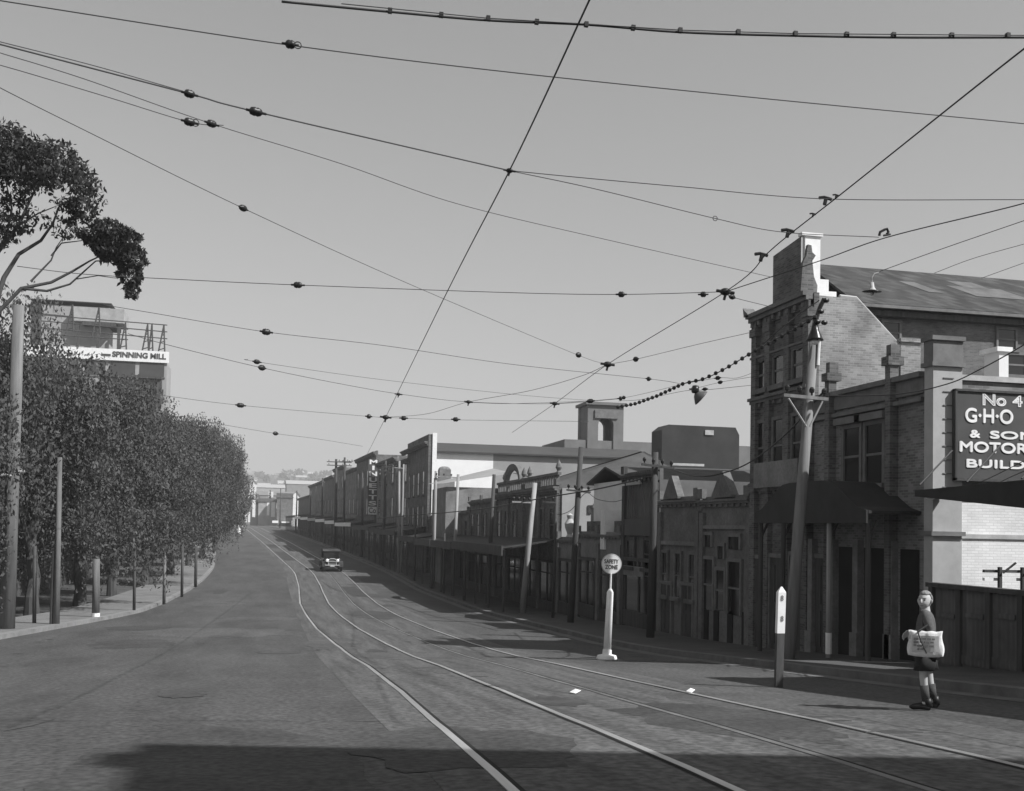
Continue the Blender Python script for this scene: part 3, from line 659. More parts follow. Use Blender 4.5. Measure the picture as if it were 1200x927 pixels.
veranda(wh, Yw, 94.5, 1.2, 2.4, X=FX-.3)
# shops between
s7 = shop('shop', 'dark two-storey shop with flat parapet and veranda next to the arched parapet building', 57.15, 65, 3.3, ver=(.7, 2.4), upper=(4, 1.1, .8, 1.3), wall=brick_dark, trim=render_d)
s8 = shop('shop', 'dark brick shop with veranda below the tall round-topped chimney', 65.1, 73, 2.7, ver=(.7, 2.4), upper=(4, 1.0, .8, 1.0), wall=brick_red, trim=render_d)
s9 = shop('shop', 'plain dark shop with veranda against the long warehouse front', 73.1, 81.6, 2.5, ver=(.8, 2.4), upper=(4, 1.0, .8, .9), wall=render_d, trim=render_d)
a = onY(512, 566, 72); b_ = onY(586, 547, 72)
lt = thing('pitched_shed', (FX+3, 71, -2), 'shed with pale sloping roof in front of the white warehouse wall', 'shed')
zc = onY(586, 568, 72).z
MB().box(a.x, b_.x+6, 68, 74, -3, zc-.4).build('wall', render_g, lt)
MB().mesh([(a.x-.3, 67.6, a.z-.2), (b_.x, 67.6, zc-.2+.8), (b_.x+6, 67.6, zc-.3), (a.x-.3, 74.4, a.z), (b_.x, 74.4, b_.z), (b_.x+6, 74.4, zc)], [(0, 1, 4, 3), (1, 2, 5, 4)]).build('roof', mat('pale_iron_roof', .3, .7, .15, .6), lt)
cy = 79.5; a = onY(521, 545, cy)
ck = thing('round_topped_chimney', (a.x, cy, 0), 'tall chimney with rounded cap standing above the dark shops', 'chimney')
w = .72; MB().box(a.x-w, a.x+w, cy-.5, cy+.5, -2, a.z-1.0).box(a.x-w*.6, a.x+w*.6, cy-.4, cy+.4, a.z-1, a.z-.35).build('stack', render_g, ck)
MB().ball((a.x, cy, a.z-.35), w*.66, 1, .7, .55).build('cap', render_g, ck)
# farther row, placed along the building line
def prow(xr, xl, yt, label, wall, side=None, ver=True, fas=None, nwin=0, name='shop', depth=10, grp=None):
    a, b_ = face(xr, yt), face(xl, yt); y0, y1 = a.y, b_.y; zt = a.z; zg = gz((y0+y1)/2)
    r = thing(name, (FX+off((y0+y1)/2), (y0+y1)/2, zg), label, 'building', grp)
    MB().box(FX+.2, FX+depth, y0+.05, y1-.05, zg-2, zt-.4, True).build('wall', side or wall, r)
    MB().box(FX, FX+.2, y0, y1, zg-2, zt, True).build('facade', wall, r)
    cornice(r, y0+.01, y1-.01, zt-.1, render_d, s=1.2)
    for fl in range(nwin):
        n = max(2, int((y1-y0)/3.5))
        for i in range(n): win(r, y0+(y1-y0)*(i+.5)/n, zg+4.2+fl*3.2, 1.2, 1.7, frame=stone)
    if ver: veranda(r, y0+.1, y1-.1, zg+3.1, 2.5, fascia=fas)
    shopfront(r, y0+.3, y1-.3, zg+.1, 2.4)
    return r
prow(480, 466, 536, 'three-storey dark shop with veranda immediately beyond the long warehouse', brick_red, mat('grey_gable', .24, .9, .15, .6), nwin=2)
prow(465.5, 443, 534, 'grey three-storey shop with bands beside the vertical lettered sign', brick_mid, nwin=2)
tb = prow(441, 418.5, 528, 'tall dark tower-like shop carrying the vertical white-lettered sign', brick_dark, nwin=2, fas=whitep)
prow(418, 405, 547, 'mid-height shop with a light fascia beyond the lettered sign', brick_mid, mat('pale_gable', .36, .9, .2, .5), nwin=1, fas=whitep)
prow(404.5, 392, 544, 'grey brick shop beneath the tall multi-armed poles', brick_mid, nwin=2, fas=whitep)
prow(391.5, 381, 556, 'narrow dark shop with stepped parapet near the end of the street', brick_dark, mat('grey_gable', .24), nwin=1, fas=stone_l)
prow(380.5, 371, 562, 'shop with white parapet ledge far along the street', brick_mid, mat('pale_gable', .36), nwin=1, fas=whitep)
prow(370.5, 363, 566, 'small grey shop far along the street with light fascia', brick_mid, nwin=0, fas=whitep)
prow(362.5, 350, 580, 'dark low shop at the far end with pale end wall', brick_dark, whitepl, nwin=0, fas=timber)
# vertical sign
a = face(441.5, 532); y_ = a.y-.4; X0 = onY(432.5, 560, y_).x; X1 = onY(442, 560, y_).x; z1 = onY(437, 538, y_).z; z0 = onY(437, 603, y_).z
vs = thing('vertical_sign', (X1, y_, z0), 'tall vertical shop sign reading downwards in white letters on dark', 'sign')
MB().box(X0-.1, X1+.1, y_, y_+.25, z0, z1).build('board', signd, vs)
MB().box(X0-.05, X1+.05, y_-.03, y_-.001, z0, z0+(z1-z0)*.14).build('lower_panel', whitep, vs)
let = 'MINUETTS'; hh = (z1-z0)*.85/len(let)
for i, chh in enumerate(let):
    zz = z1-(i+1)*hh+hh*.12
    if chh == 'I': text_mesh(chh, 'letter', whitep, vs, (X0+X1)/2-.12, zz, .24, hh*.76, lambda u, v, d: (u, y_-.002-d, v), .02, .02)
    else: text_mesh(chh, 'letter', whitep, vs, X0+.02, zz, X1-X0-.04, hh*.76, lambda u, v, d: (u, y_-.002-d, v), .03, .02)
text_mesh('Co', 'letter', signd, vs, X0+.05, z0+.15, X1-X0-.1, (z1-z0)*.1, lambda u, v, d: (u, y_-.032-d, v), .02, .02)
# buildings closing the street, beyond the crest
def pxb(name, label, x0, x1, yt, Y, depth, m, rm=None, rise=0, cat='building', grp=None, zb=None, axis='x'):
    a, b_ = onY(x0, yt, Y), onY(x1, yt, Y); z = min(a.z, b_.z); g = gz(Y)
    r = thing(name, ((a.x+b_.x)/2, Y, g), label, cat, grp)
    MB().box(a.x, b_.x, Y, Y+depth, g-6, z).build('wall', m, r)
    if rm:
        ro, g_ = gable_roof(r, a.x, b_.x, Y, Y+depth, z, rise, rm, axis); g_.build('gable', m, r)
    return r
pg = MATS['pale_gable']; gg = MATS['grey_gable']
e1 = pxb('end_shop', 'dark shop front at the end of the street with pale gabled side', 325, 343, 583, 340, 14, brick_dark, slate, 1.5)
e2 = pxb('end_shop', 'white gabled shop end beside the dark shops at the street end', 343.5, 351, 580, 341, 14, whitepl, slate, 1.2, axis='y')
e3 = pxb('end_shop', 'pale building standing across the end of the street', 303, 324, 588, 350, 12, pg, slate, 1.2)
e4 = pxb('end_shop', 'grey shop at the left of the street end beside the tree row', 289, 302, 590, 352, 12, gg, slate, 1.6)
e5 = pxb('end_shop', 'narrow light shop close against the far trees', 278, 288.5, 592, 355, 12, pg)
for (x0, x1, y0, y1, rt) in ((319, 326, 610, 613, e1), (330, 339, 611, 613, e1), (341.5, 349, 610, 616, e2)):
    a, b_ = onY(x0, y0, 337), onY(x1, y1, 337); MB().box(a.x, b_.x, 337, 339.9, b_.z, a.z).build('fascia', whitep, rt)
for (x0, x1, y0, y1) in ((313, 315.5, 589, 604), (318, 322, 588, 606), (291, 293, 600, 612), (287, 289, 602, 612), (296, 299, 586, 606)):
    a, b_ = onY(x0, y0, 346), onY(x1, y1, 346); MB().box(a.x, b_.x, 346, 346.4, b_.z, a.z).build('pale_pier', whitepl, e3 if x0 > 302 else e4)
p1_ = pxb('hillside_shed', 'broad pale factory roof on the slope beyond the street, the largest', 336, 398, 567, 560, 60, gg, mat('pale_roof', .42, .7, .1, .3), 3.)
pxb('hillside_shed', 'long light shed left of the broad pale factory roof', 296, 334, 571, 540, 50, pg, mat('pale_roof', .42), 2.5)
pxb('hillside_shed', 'small white-ended house on the slope by the tree edge', 293, 300, 566, 520, 14, whitepl, slate, 2, axis='y')
pxb('hillside_shed', 'grey shed below the broad pale factory roof', 300, 345, 580, 470, 25, gg, mat('mid_roof', .2, .8, .1, .3), 2)
rnd = random.Random(8)
for i in range(16):
    x0 = 279+i*4.1+rnd.uniform(-1, 1); w_ = rnd.uniform(3, 7); yt = rnd.uniform(582, 600); Y = rnd.uniform(375, 460)
    r = pxb('far_shop', 'small shop or house in the hazy jumble beyond the street end', x0, x0+w_, yt, Y, 9, rnd.choice([pg, gg, whitepl, brick_mid, brick_red]), rnd.choice([slate, MATS['mid_roof'], MATS['pale_roof']]), rnd.uniform(1, 2.2), grp='jumble of small buildings beyond the street end', axis=rnd.choice('xy'))
rnd = random.Random(5)
for i in range(46):
    px = rnd.uniform(270, 470); Y = rnd.uniform(780, 1800)
    d = ray(px, 560); x = d.x/d.y*Y; g = far_z(x, Y); w = rnd.uniform(7, 15); h = rnd.uniform(3, 6)
    r = thing('hillside_house', (x, Y, g), 'small house with pitched roof among trees on the distant hillside', 'house', 'houses on the distant hillside')
    MB().box(x-w/2, x+w/2, Y, Y+9, g-3, g+h).build('wall', rnd.choice([whitepl, pg, gg, brick_mid]), r)
    gable_roof(r, x-w/2, x+w/2, Y, Y+9, g+h, rnd.uniform(2, 3.5), rnd.choice([MATS['mid_roof'], slate, MATS['pale_roof']]))
# ================================================================== mill behind the trees
Ym = 118
ml = thing('spinning_mill', (-40, Ym, gz(Ym)), 'spinning mill with lettered white parapet and lattice roof frames above the trees', 'building')
a, b_ = onY(108, 406, Ym), onY(198, 414, Ym); c_ = onY(198, 425, Ym)
MB().box(a.x-22, b_.x-.2, Ym+.2, Ym+5, -3, c_.z).build('wall', mat('mill_render', .33, .9, .15, .5), ml)
MB().box(a.x-22, b_.x, Ym, Ym+.2, c_.z-.05, (a.z+b_.z)/2).build('lettered_parapet', whitep, ml)
zA = (a.z+b_.z)/2; t0, t1 = onY(132, 408, Ym).x, onY(195, 408, Ym).x
text_mesh('SPINNING MILL', 'lettering', signd, ml, t0, c_.z+(zA-c_.z)*.28, t1-t0, (zA-c_.z)*.52, lambda u, v, d: (u, Ym-.01-d, v), .03, .03)
MB().box(onY(119, 411, Ym).x, onY(130, 411, Ym).x, Ym-.05, Ym-.005, zA-.75, zA-.55).build('dash', signd, ml)
wm = mat('mill_window', .07, .5, .2, 1)
for (x0, x1, y0, y1) in ((129, 158, 423, 441), (164, 192, 424, 442), (129, 158, 454, 466), (164, 191, 455, 470), (100, 123, 422, 440), (100, 123, 454, 466)):
    u, v = onY(x0, y0, Ym), onY(x1, y1, Ym); f = MB().box(u.x-.1, v.x+.1, Ym+.1, Ym+.2, v.z-.12, v.z).build('window', stone, ml); MB().box(u.x, v.x, Ym+.14, Ym+.19, v.z, u.z).build('pane', wm, f)
u, v = onY(122, 443, Ym), onY(190, 445, Ym); MB().box(u.x, v.x, Ym-.6, Ym+.15, v.z, v.z+.3).box(v.x-.5, v.x, Ym-.4, Ym+.1, v.z-3, v.z-.01).build('ledge', timber, ml)
def lat(x0, y0, x1, y1, r=.09): mbl.tube([onY(x0, y0, Ym+2), onY(x1, y1, Ym+2)], r, 5)
fr = thing('roof_sign_frame', (-38, Ym+2, 15), 'open lattice sign frames standing on the mill roof', 'frame')
for (xt, yt, sp) in ((85, 357, 8), (116, 360, 8), (147, 378, 7), (173, 380, 7), (192, 381, 7), (178, 380, 4)):
    mbl = MB(); lat(xt, yt, xt-sp, yt+34); lat(xt, yt, xt+1, yt+32); 
    for k in (.35, .6, .85): lat(xt-sp*k, yt+34*k, xt+k, yt+32*k, .06)
    mbl.build('trestle', timber, fr)
for (x0, y0, x1, y1) in ((48, 369, 196, 381), (48, 376, 196, 389), (48, 384, 196, 397), (60, 392, 150, 398), (40, 367, 84, 371)):
    mbl = MB(); lat(x0, y0, x1, y1, .06); mbl.build('rail', timber, fr)
a, b_ = onY(37, 351, Ym+6), onY(48, 385, Ym+6)
cs_ = thing('mill_tower', (a.x, Ym+6, 15), 'square dark stair tower at the left end of the mill roof', 'tower')
MB().box(a.x, b_.x, Ym+6, Ym+9, 8, a.z).build('wall', mat('mill_tower_brick', .07, .9, .2, 1), cs_)
MB().box(b_.x+.01, b_.x+7, Ym+6.1, Ym+9, 8, a.z-.4).build('wing', MATS['mill_render'], cs_); MB().box(a.x-.15, b_.x+7.2, Ym+5.8, Ym+9.2, a.z, a.z+.08).build('cap', timber, cs_)
a, b_ = onY(86, 359, Ym+5), onY(145, 379, Ym+5)
tk = thing('water_tank', ((a.x+b_.x)/2, Ym+5, b_.z), 'rectangular water tank on the mill roof among the lattice frames', 'tank')
MB().box(a.x, b_.x, Ym+5, Ym+9, b_.z, a.z).build('tank_body', mat('tank_iron', .36, .8, .25, 1), tk)
MB().box(a.x+1, b_.x-.8, Ym+4.8, Ym+9.2, b_.z-.4, b_.z-.01).build('tank_base', timber, tk)
for x in (a.x+.5, (a.x+b_.x)/2, b_.x-.5): MB().box(x-.15, x+.15, Ym+5, Ym+5.3, 10, b_.z-.41).build('leg', timber, tk)
# ================================================================== trees
def leafmesh(name, blobs, n, size, seed, droop=.6, elong=2.2, hang=0):
    rg = np.random.RandomState(seed)
    vol = np.array([(b[3]*b[4]*b[5])**.67 for b in blobs]); cnt = (vol/vol.sum()*n).astype(int)
    P = []
    for b, c in zip(blobs, cnt):
        d = rg.normal(size=(c, 3)); d /= np.linalg.norm(d, axis=1)[:, None]
        r = rg.uniform(.45, 1.0, c)**.6
        lump = 1+.13*np.sin(d[:, 0]*7+b[0]*3)*np.sin(d[:, 1]*6+b[1]*5)+.12*np.sin(d[:, 2]*9+b[2]*2)
        p = d*(r*lump)[:, None]*np.array(b[3:6])+np.array(b[0:3])
        if hang:   # drooping strands below the lower half
            k = np.where(rg.rand(c) < .5)[0]; ns = max(4, c//55); an_ = p[rg.randint(0, c, ns)]; w_ = rg.randint(0, ns, len(k)); ln = rg.uniform(.35, 1, ns)*hang
            t_ = rg.rand(len(k)); p[k] = an_[w_]+rg.normal(size=(len(k), 3))*np.array([.07, .07, .05])*(1+1.2*(1-t_))[:, None]; p[k, 2] -= t_*ln[w_]
        P.append(p)
    P = np.concatenate(P); m = len(P)
    # clumping: thin out where a coarse noise is low, so gaps open
    keep = np.array([noise.noise(Vector(p*.85)) + .7*noise.noise(Vector(p*2.1)) > -.24 for p in P]); P = P[keep]; m = len(P)
    a = rg.normal(size=(m, 3)); a[:, 2] -= droop*2; a /= np.linalg.norm(a, axis=1)[:, None]
    s = rg.normal(size=(m, 3)); s -= a*(a*s).sum(1)[:, None]; s /= np.linalg.norm(s, axis=1)[:, None]
    L = size*rg.uniform(.6, 1.4, m)[:, None]; w = L/elong
    V = np.stack([P-a*L*.5, P+s*w*.5, P+a*L*.5, P-s*w*.5], 1).reshape(-1, 3)
    me = bpy.data.meshes.new(name); me.vertices.add(len(V)); me.vertices.foreach_set('co', V.ravel())
    me.loops.add(m*4); me.loops.foreach_set('vertex_index', np.arange(m*4)); me.polygons.add(m)
    me.polygons.foreach_set('loop_start', np.arange(0, m*4, 4)); me.polygons.foreach_set('loop_total', np.full(m, 4)); me.update(); me.validate()
    return me
def pepper_blobs(seed):
    r = random.Random(seed); B = []
    for i in range(20):
        a = r.uniform(0, 2*math.pi); q = r.uniform(.2, 1)**.6*2.7; z = r.uniform(3.1, 7.7); q *= 1-.5*max(0, (z-5)/3)
        s = r.uniform(.95, 1.5); B.append((q*math.cos(a), q*math.sin(a), z, s, s, s*r.uniform(.9, 1.5)))
    B.append((0, 0, 5.6, 2.5, 2.5, 2.5)); B.append((0, 0, 7.7, 1.3, 1.3, 1.1))
    return B
CROWN = []
for k in range(3):
    me = leafmesh('crown', pepper_blobs(k+3), 78000, .135, k+11, .75, 2.2, hang=2.0); me.materials.append(leaf); CROWN.append(me)
def trunkmesh(seed, h=3.6, r=.24):
    rr = random.Random(seed); mb = MB(); p = [(0, 0, -.3)]
    for i in range(1, 6): p.append((rr.uniform(-.12, .12)*i*.5, rr.uniform(-.12, .12)*i*.5, h*i/5))
    mb.tube(p, [r*1.35, r, r*.9, r*.85, r*.8, r*.75], 10)
    for k in range(5):
        a = 2*math.pi*k/5+rr.random(); t = Vector(p[rr.choice((3, 4, 5))])
        e = t+Vector((math.cos(a)*2.0, math.sin(a)*2.0, rr.uniform(1.8, 3.2))); m_ = t.lerp(e, .5)+Vector((0, 0, .4))
        mb.tube([t, m_, e], [r*.5, r*.32, r*.12], 6)
    me = bpy.data.meshes.new('trunk'); me.from_pydata(mb.v, [], mb.f); me.materials.append(bark); return me
TR = [trunkmesh(k) for k in range(3)]
SKY = [(-40, 330), (0, 332), (20, 372), (40, 392), (80, 414), (115, 434), (140, 460), (165, 471), (200, 478), (235, 492), (262, 512), (280, 534), (295, 560)]
def pepper(i, x, y, label, hs=None, grp=None, ws=1.):
    z = gz(y); g = thing('peppercorn_tree', (x, y, z), label, 'tree', grp)
    if hs is None:
        px = proj((x, y, z+6))[0]; ty = float(np.interp(px, [s[0] for s in SKY], [s[1] for s in SKY])); hs = onY(px, ty, y).z-z
    k = hs/9.3
    for nm, me in (('crown', CROWN[i % 3]), ('trunk', TR[i % 3])):
        o = bpy.data.objects.new(nm, me); S.collection.objects.link(o); o.parent = g
        o.scale = (ws, ws, k) if nm == 'crown' else (1, 1, 1.0); o.rotation_euler = (0, 0, i*1.9)
words = ['nearest the left edge beside the stout pole', 'second along the kerb, behind the thinner street pole', 'third of the kerbside row with thick dark trunk showing',
         'fourth of the kerbside row', 'fifth of the kerbside row, its skirt hanging over the kerb', 'sixth of the kerbside row', 'seventh of the kerbside row where the kerb bends',
         'eighth of the kerbside row, overhanging the road', 'last but one of the kerbside row by the road bend', 'farthest of the kerbside row, against the distant shops']
for i, (x, y) in enumerate(((-10.4, 31), (-9.4, 36.5), (-8.7, 43), (-8.2, 50), (-7.9, 58), (-7.3, 67), (-6.8, 77), (-6.2, 88), (-5.4, 100), (-4.4, 114))):
    pepper(i, x+off(y), y, 'peppercorn tree with drooping foliage, '+words[i], ws=1. if i < 2 else 1.18)
for i, (x, y) in enumerate(((-15.5, 38), (-14.8, 46), (-14.5, 55), (-14, 66), (-13.5, 79), (-13, 94), (-17, 50), (-21, 44), (-20, 60), (-12, 128), (-12, 150), (-13, 180), (-15, 215))):
    z = gz(y); px = proj((x, y, z+6))[0]; ty = float(np.interp(px, [s[0] for s in SKY], [s[1] for s in SKY])); hs = min(12, onY(px, ty, y).z-z)*.93
    pepper(i+1, x+off(y), y, 'peppercorn tree in the second row behind the kerbside trees', hs=hs, grp='second row of peppercorn trees')
pepper(2, -13.4, 33.5, 'tall dense peppercorn tree at the left edge of the picture below the gum tree', hs=onY(5, 318, 33.5).z-gz(33.5), ws=.95)
# gum tree at the top left
YG = 26
gt = thing('gum_tree', (-11.4, YG, gz(YG)), 'tall gum tree with bare forking branches reaching in from the left above the row', 'tree')
def gp(x, y, dy=0): return onY(x, y, YG+dy)
sc_ = YG/1250*1.03
def gblobs(L): return [(*gp(x, y, dy)[:], r*sc_, r*sc_*1.2, r*sc_*f) for x, y, r, dy, f in L]
A_ = gblobs([(-30, 185, 45, 0, .9), (8, 178, 34, 0, .85), (35, 188, 33, .5, .8), (62, 196, 34, 0, .8), (82, 216, 32, -.4, .8), (95, 238, 24, 0, .9), (98, 262, 16, 0, .9), (50, 220, 34, 0, .7), (12, 215, 36, 0, .7), (-20, 230, 34, 0, .8), (80, 250, 18, 0, .7)])
A2 = gblobs([(10, 262, 24, 0, .6), (40, 258, 26, .4, .6), (75, 268, 18, 0, .6), (-10, 275, 26, 0, .6)])
B2_ = gblobs([(108, 272, 17, 0, .8), (126, 275, 22, 0, .8), (145, 285, 21, 0, .9), (153, 303, 18, 0, 1), (152, 322, 14, 0, 1.1), (155, 340, 8, 0, 1.3), (130, 295, 18, 0, .7), (120, 288, 14, 0, .7)])
def shiftm(me, o):
    for v in me.vertices: v.co -= Vector(o)
for nm, bl_, n_, sd in (('crown', A_, 15000, 1), ('loose_foliage', A2, 1500, 2), ('crown', B2_, 6500, 3)):
    me = leafmesh(nm, bl_, n_, .13, sd, .5, 2.6); shiftm(me, ORG[gt.name]); me.materials.append(leaf2)
    o = bpy.data.objects.new(nm, me); S.collection.objects.link(o); o.parent = gt
tk_ = MB()
fork = gp(14, 345); tk_.tube([(-11.4, YG, gz(YG)-.3), (-11.2, YG, 1.5), (-10.6, YG, 4.2), fork+Vector((-.45, 0, -.6))], [.3, .26, .2, .15], 10)
tk_.build('trunk', bark, gt)
f0 = fork+Vector((-.45, 0, -.65))
for P_, r_ in (([f0, gp(5, 325), gp(22, 298), gp(48, 282), gp(62, 262), gp(72, 235)], .09), ([f0, gp(25, 338), gp(60, 331), gp(85, 318), gp(105, 306), gp(126, 296)], .07),
               ([gp(25, 338), gp(55, 341), gp(82, 333), gp(112, 306), gp(140, 304)], .05), ([gp(-30, 330), gp(0, 292), gp(22, 264), gp(35, 235), gp(50, 205)], .09), ([gp(-5, 300), gp(8, 275), gp(14, 245), gp(5, 205)], .06),
               ([gp(60, 300), gp(72, 285), gp(96, 282), gp(104, 275)], .03), ([gp(22, 264), gp(45, 250), gp(70, 240)], .04), ([gp(0, 292), gp(-10, 270), gp(-20, 230)], .05), ([gp(90, 327), gp(115, 323), gp(136, 326), gp(150, 325)], .02), ([gp(36, 330), gp(60, 305), gp(66, 290), gp(78, 272)], .035)):
    MB().tube(P_, [.72*r_*(1-.75*i/(len(P_)-1)) for i in range(len(P_))], 7).build('branch', bark, gt)
# small undergrowth trees / fence at the back of the left footpath
pf = thing('paling_fence', (-13, 40, gz(40)), 'long grey paling fence behind the tree trunks on the left', 'fence')
mb = MB()
for k in range(70):
    y = 24+k*1.5; x = -12.3 if y < 60 else -12.3+(y-60)*.04
    mb.mesh([(x+off(y), y, gz(y)-.1), (x+off(y)+.05, y, gz(y)-.1), (x+.05+off(y+1.5), y+1.49, gz(y+1.5)-.1), (x+off(y+1.5), y+1.49, gz(y+1.5)-.1),
             (x+off(y), y, gz(y)+1.75), (x+off(y)+.05, y, gz(y)+1.75), (x+.05+off(y+1.5), y+1.49, gz(y+1.5)+1.75), (x+off(y+1.5), y+1.49, gz(y+1.5)+1.75)], [(0, 3, 2, 1), (4, 5, 6, 7), (0, 1, 5, 4), (1, 2, 6, 5), (2, 3, 7, 6), (3, 0, 4, 7)])
mb.build('palings', boards_l, pf)
# distant woods and scattered trees of the hillside
fm = MB(); rnd = random.Random(9)
V = []; Fc = []
rg = np.random.RandomState(4); pts = []
for i in range(430):
    px = rg.uniform(255, 560); Y = rg.uniform(620, 2300); d = ray(px, 560); x = d.x/d.y*Y; g = far_z(x, Y); s = rg.uniform(2.5, 6)
    n_ = 34
    q = rg.normal(size=(n_, 3)); q /= np.linalg.norm(q, axis=1)[:, None]; q = q*s*rg.uniform(.5, 1, n_)[:, None]+np.array([x, Y, g+s*.9])
    pts.append((q, s))
for q, s in pts:
    for p in q:
        a = rg.normal(size=3); a /= np.linalg.norm(a); b = np.cross(a, rg.normal(size=3)); b /= np.linalg.norm(b); c = s*.35
        n0 = len(V); V += [tuple(p-a*c), tuple(p+b*c), tuple(p+a*c), tuple(p-b*c)]; Fc.append((n0, n0+1, n0+2, n0+3))
fm.v = V; fm.f = Fc; o = fm.build('distant_trees', leaf3); tag(o, 'dark scattered woodland covering the distant hillside', 'trees', kind='stuff')
for i, (px, Y) in enumerate(((293, 372), (300, 368), (308, 366), (316, 372), (322, 380))):
    d = ray(px, 600); x = d.x/d.y*Y; g = gz(Y); r = thing('conifer', (x, Y, g), 'dark narrow conifer '+['nearest the tree row', 'second from the tree row', 'in the middle of the group', 'fourth from the tree row', 'nearest the dark shops'][i]+' at the end of the street', 'tree', 'conifers closing the street')
    h = rnd.uniform(7, 10.5); bl_ = [(0, 0, 1+h*k/7, 1.5*(1-k/8), 1.5*(1-k/8), h/9) for k in range(8)]
    me = leafmesh('crown', bl_, 900, .7, i+40, .2, 1.6); me.materials.append(leaf3); o = bpy.data.objects.new('crown', me); S.collection.objects.link(o); o.parent = r
    MB().tube([(x, Y, g-.5), (x, Y, g+2.5)], .2, 6).build('trunk', bark, r)
def lathe_ax(c, ax, prof, n=16):
    ax = ax.normalized(); a = ax.orthogonal().normalized(); b = ax.cross(a); mb = MB()
    for r, t in prof:
        for q in range(n): w = 2*math.pi*q/n; mb.v.append(tuple(c+ax*t+(a*math.cos(w)+b*math.sin(w))*r))
    for i in range(len(prof)-1):
        for q in range(n): mb.f.append([i*n+q, i*n+(q+1) % n, (i+1)*n+(q+1) % n, (i+1)*n+q])
    return mb
# ================================================================== poles
def pole(name, label, bp, tp, r, m, cat='pole', arms=(), grp=None, kink=None, lit=None):
    """bp, tp: world points; arms: (px0, py0, px1, py1) crossarm end pixels at the pole's distance"""
    o = thing(name, bp, label, cat, grp)
    MB().tube([Vector(bp)-Vector((0, 0, .3)), Vector(bp).lerp(Vector(tp), .5), tp], [r, r*.88, r*.72], 12).build('shaft', m, o, smooth=True)
    for (x0, y0, x1, y1) in arms:
        Y = Vector(tp).y-r-.05; a, b = onY(x0, y0, Y), onY(x1, y1, Y)
        ar = MB(); w = max(.045, r*.35); ar.tube([a, b], w, 4); oa = ar.build('crossarm', m, o)
        n = 4 if (b-a).length > .8 else 2
        for k in range(n):
            p = a.lerp(b, (k+.3)/(n-.4)); MB().lathe(p+Vector((0, 0, w)), [(0, 0), (.02, .0), (.02, .05), (.05, .06), (.055, .12), (.03, .16), (0, .17)], 8).build('insulator', insul, oa)
    return o
def plpole(name, label, bx, by, tx, ty, X, r, m, arms=(), grp=None):
    if X is None: p = ground(bx, by)
    else: p = face(bx, by, X)
    p = Vector((p.x, p.y, min(p.z, gz(p.y)+.12))); t = onY(tx, ty, p.y)
    return pole(name, label, p, t, r, m, 'pole', arms, grp)
P1 = plpole('telegraph_pole', 'tall leaning timber pole with crossarm and lamp before the arched awning', 923, 770, 954, 400, 9.8, .125, mat('grey_pole_timber', .19, .88, .45, 5, .5, stretch=(1, 1, .08)), [(918, 463, 970, 468)])
p1b = P1.location.copy(); p1t = onY(954, 400, p1b.y)
# stays of the crossarm, lamp head
MB().tube([onY(924, 467, p1b.y-.25), onY(945, 500, p1b.y-.2)], .018, 6).tube([onY(964, 470, p1b.y-.25), onY(949, 500, p1b.y-.2)], .018, 6).build('brace', galv, P1)
sl1 = thing('street_lamp', p1t, 'hooded lamp and white fitting at the top of the tall leaning pole', 'lamp')
MB().tube([p1t, onY(957, 372, p1b.y-.1), onY(961, 360, p1b.y-.15), onY(966, 350, p1b.y-.2)], .045, 8).build('bracket', wire_m, sl1)
c0 = onY(955, 393, p1b.y-.25); MB().lathe(c0, [(0, .25), (.05, .24), (.08, .1), (.15, -.06), (.17, -.1), (.0, -.08)], 16).build('hood', enam_dark, sl1, smooth=True)
MB().lathe(c0+Vector((0, 0, -.19)), [(0, 0), (.07, .02), (.09, .06), (.06, .1), (0, .1)], 12).build('globe', whitep, sl1, smooth=True)
MB().tube([onY(960, 400, p1b.y-.1), onY(958.5, 428, p1b.y-.1)], .03, 6).build('conduit', whitep, sl1)
for (x, y) in ((968, 352), (962, 365), (958, 377), (966, 378)): MB().ball(onY(x, y, p1b.y-.3), .05, 1.4, 1, 1).build('insulator', insul, sl1)
plpole('telegraph_pole', 'dark timber pole with crossarm in front of the hoarded shop', 762, 747, 768, 530, 10.6, .12, pole_d, [(752, 544, 790, 549)])
p2_ = plpole('telegraph_pole', 'timber pole rising past the pale side wall, right of the leaning pole', 668, 731, 681, 524, 10.4, .12, pole_d, [(664, 574, 692, 577)])
plpole('telegraph_pole', 'leaning sunlit timber pole with long crossarm in front of the arched parapet', 611, 721, 627, 566, 10.2, .13, pole_m, [(600, 588, 622, 589)])
plpole('telegraph_pole', 'slim timber pole left of the arched parapet building', 571, 712, 579, 556, 10.2, .11, pole_d, [])
plpole('lamp_post', 'slim post with small dark head against the pale side wall edge', 648, 712, 652, 582, 10.6, .06, pole_d, [(636, 588, 651, 589)])
plpole('telegraph_pole', 'slim pole joined by a beam to its twin, left of the round-topped chimney', 507, 690, 511, 552, 9.8, .12, pole_m, [(509, 558, 540, 560)])
plpole('telegraph_pole', 'slim pole right of the round-topped chimney', 530, 700, 537, 556, 9.8, .11, pole_m, [])
plpole('telegraph_pole', 'dark pole with crossarms right of the vertical lettered sign', 449, 660, 452, 540, 9.5, .13, pole_d, [(447, 547, 461, 547), (446, 552, 460, 552)])
plpole('telegraph_pole', 'pale pole of a close pair before the grey three-storey shop, the nearer', 467, 668, 468, 540, 9.5, .11, pole_m, [(462, 548, 474, 549)])
plpole('telegraph_pole', 'pale pole of a close pair before the grey three-storey shop, the farther', 470, 664, 473, 544, 9.6, .09, pole_m, [])
plpole('telegraph_pole', 'tall dark pole with two long crossarms far down the street', 393, 634, 394, 538, 9.5, .2, pole_d, [(383, 541, 412, 542), (383, 545, 412, 546)])
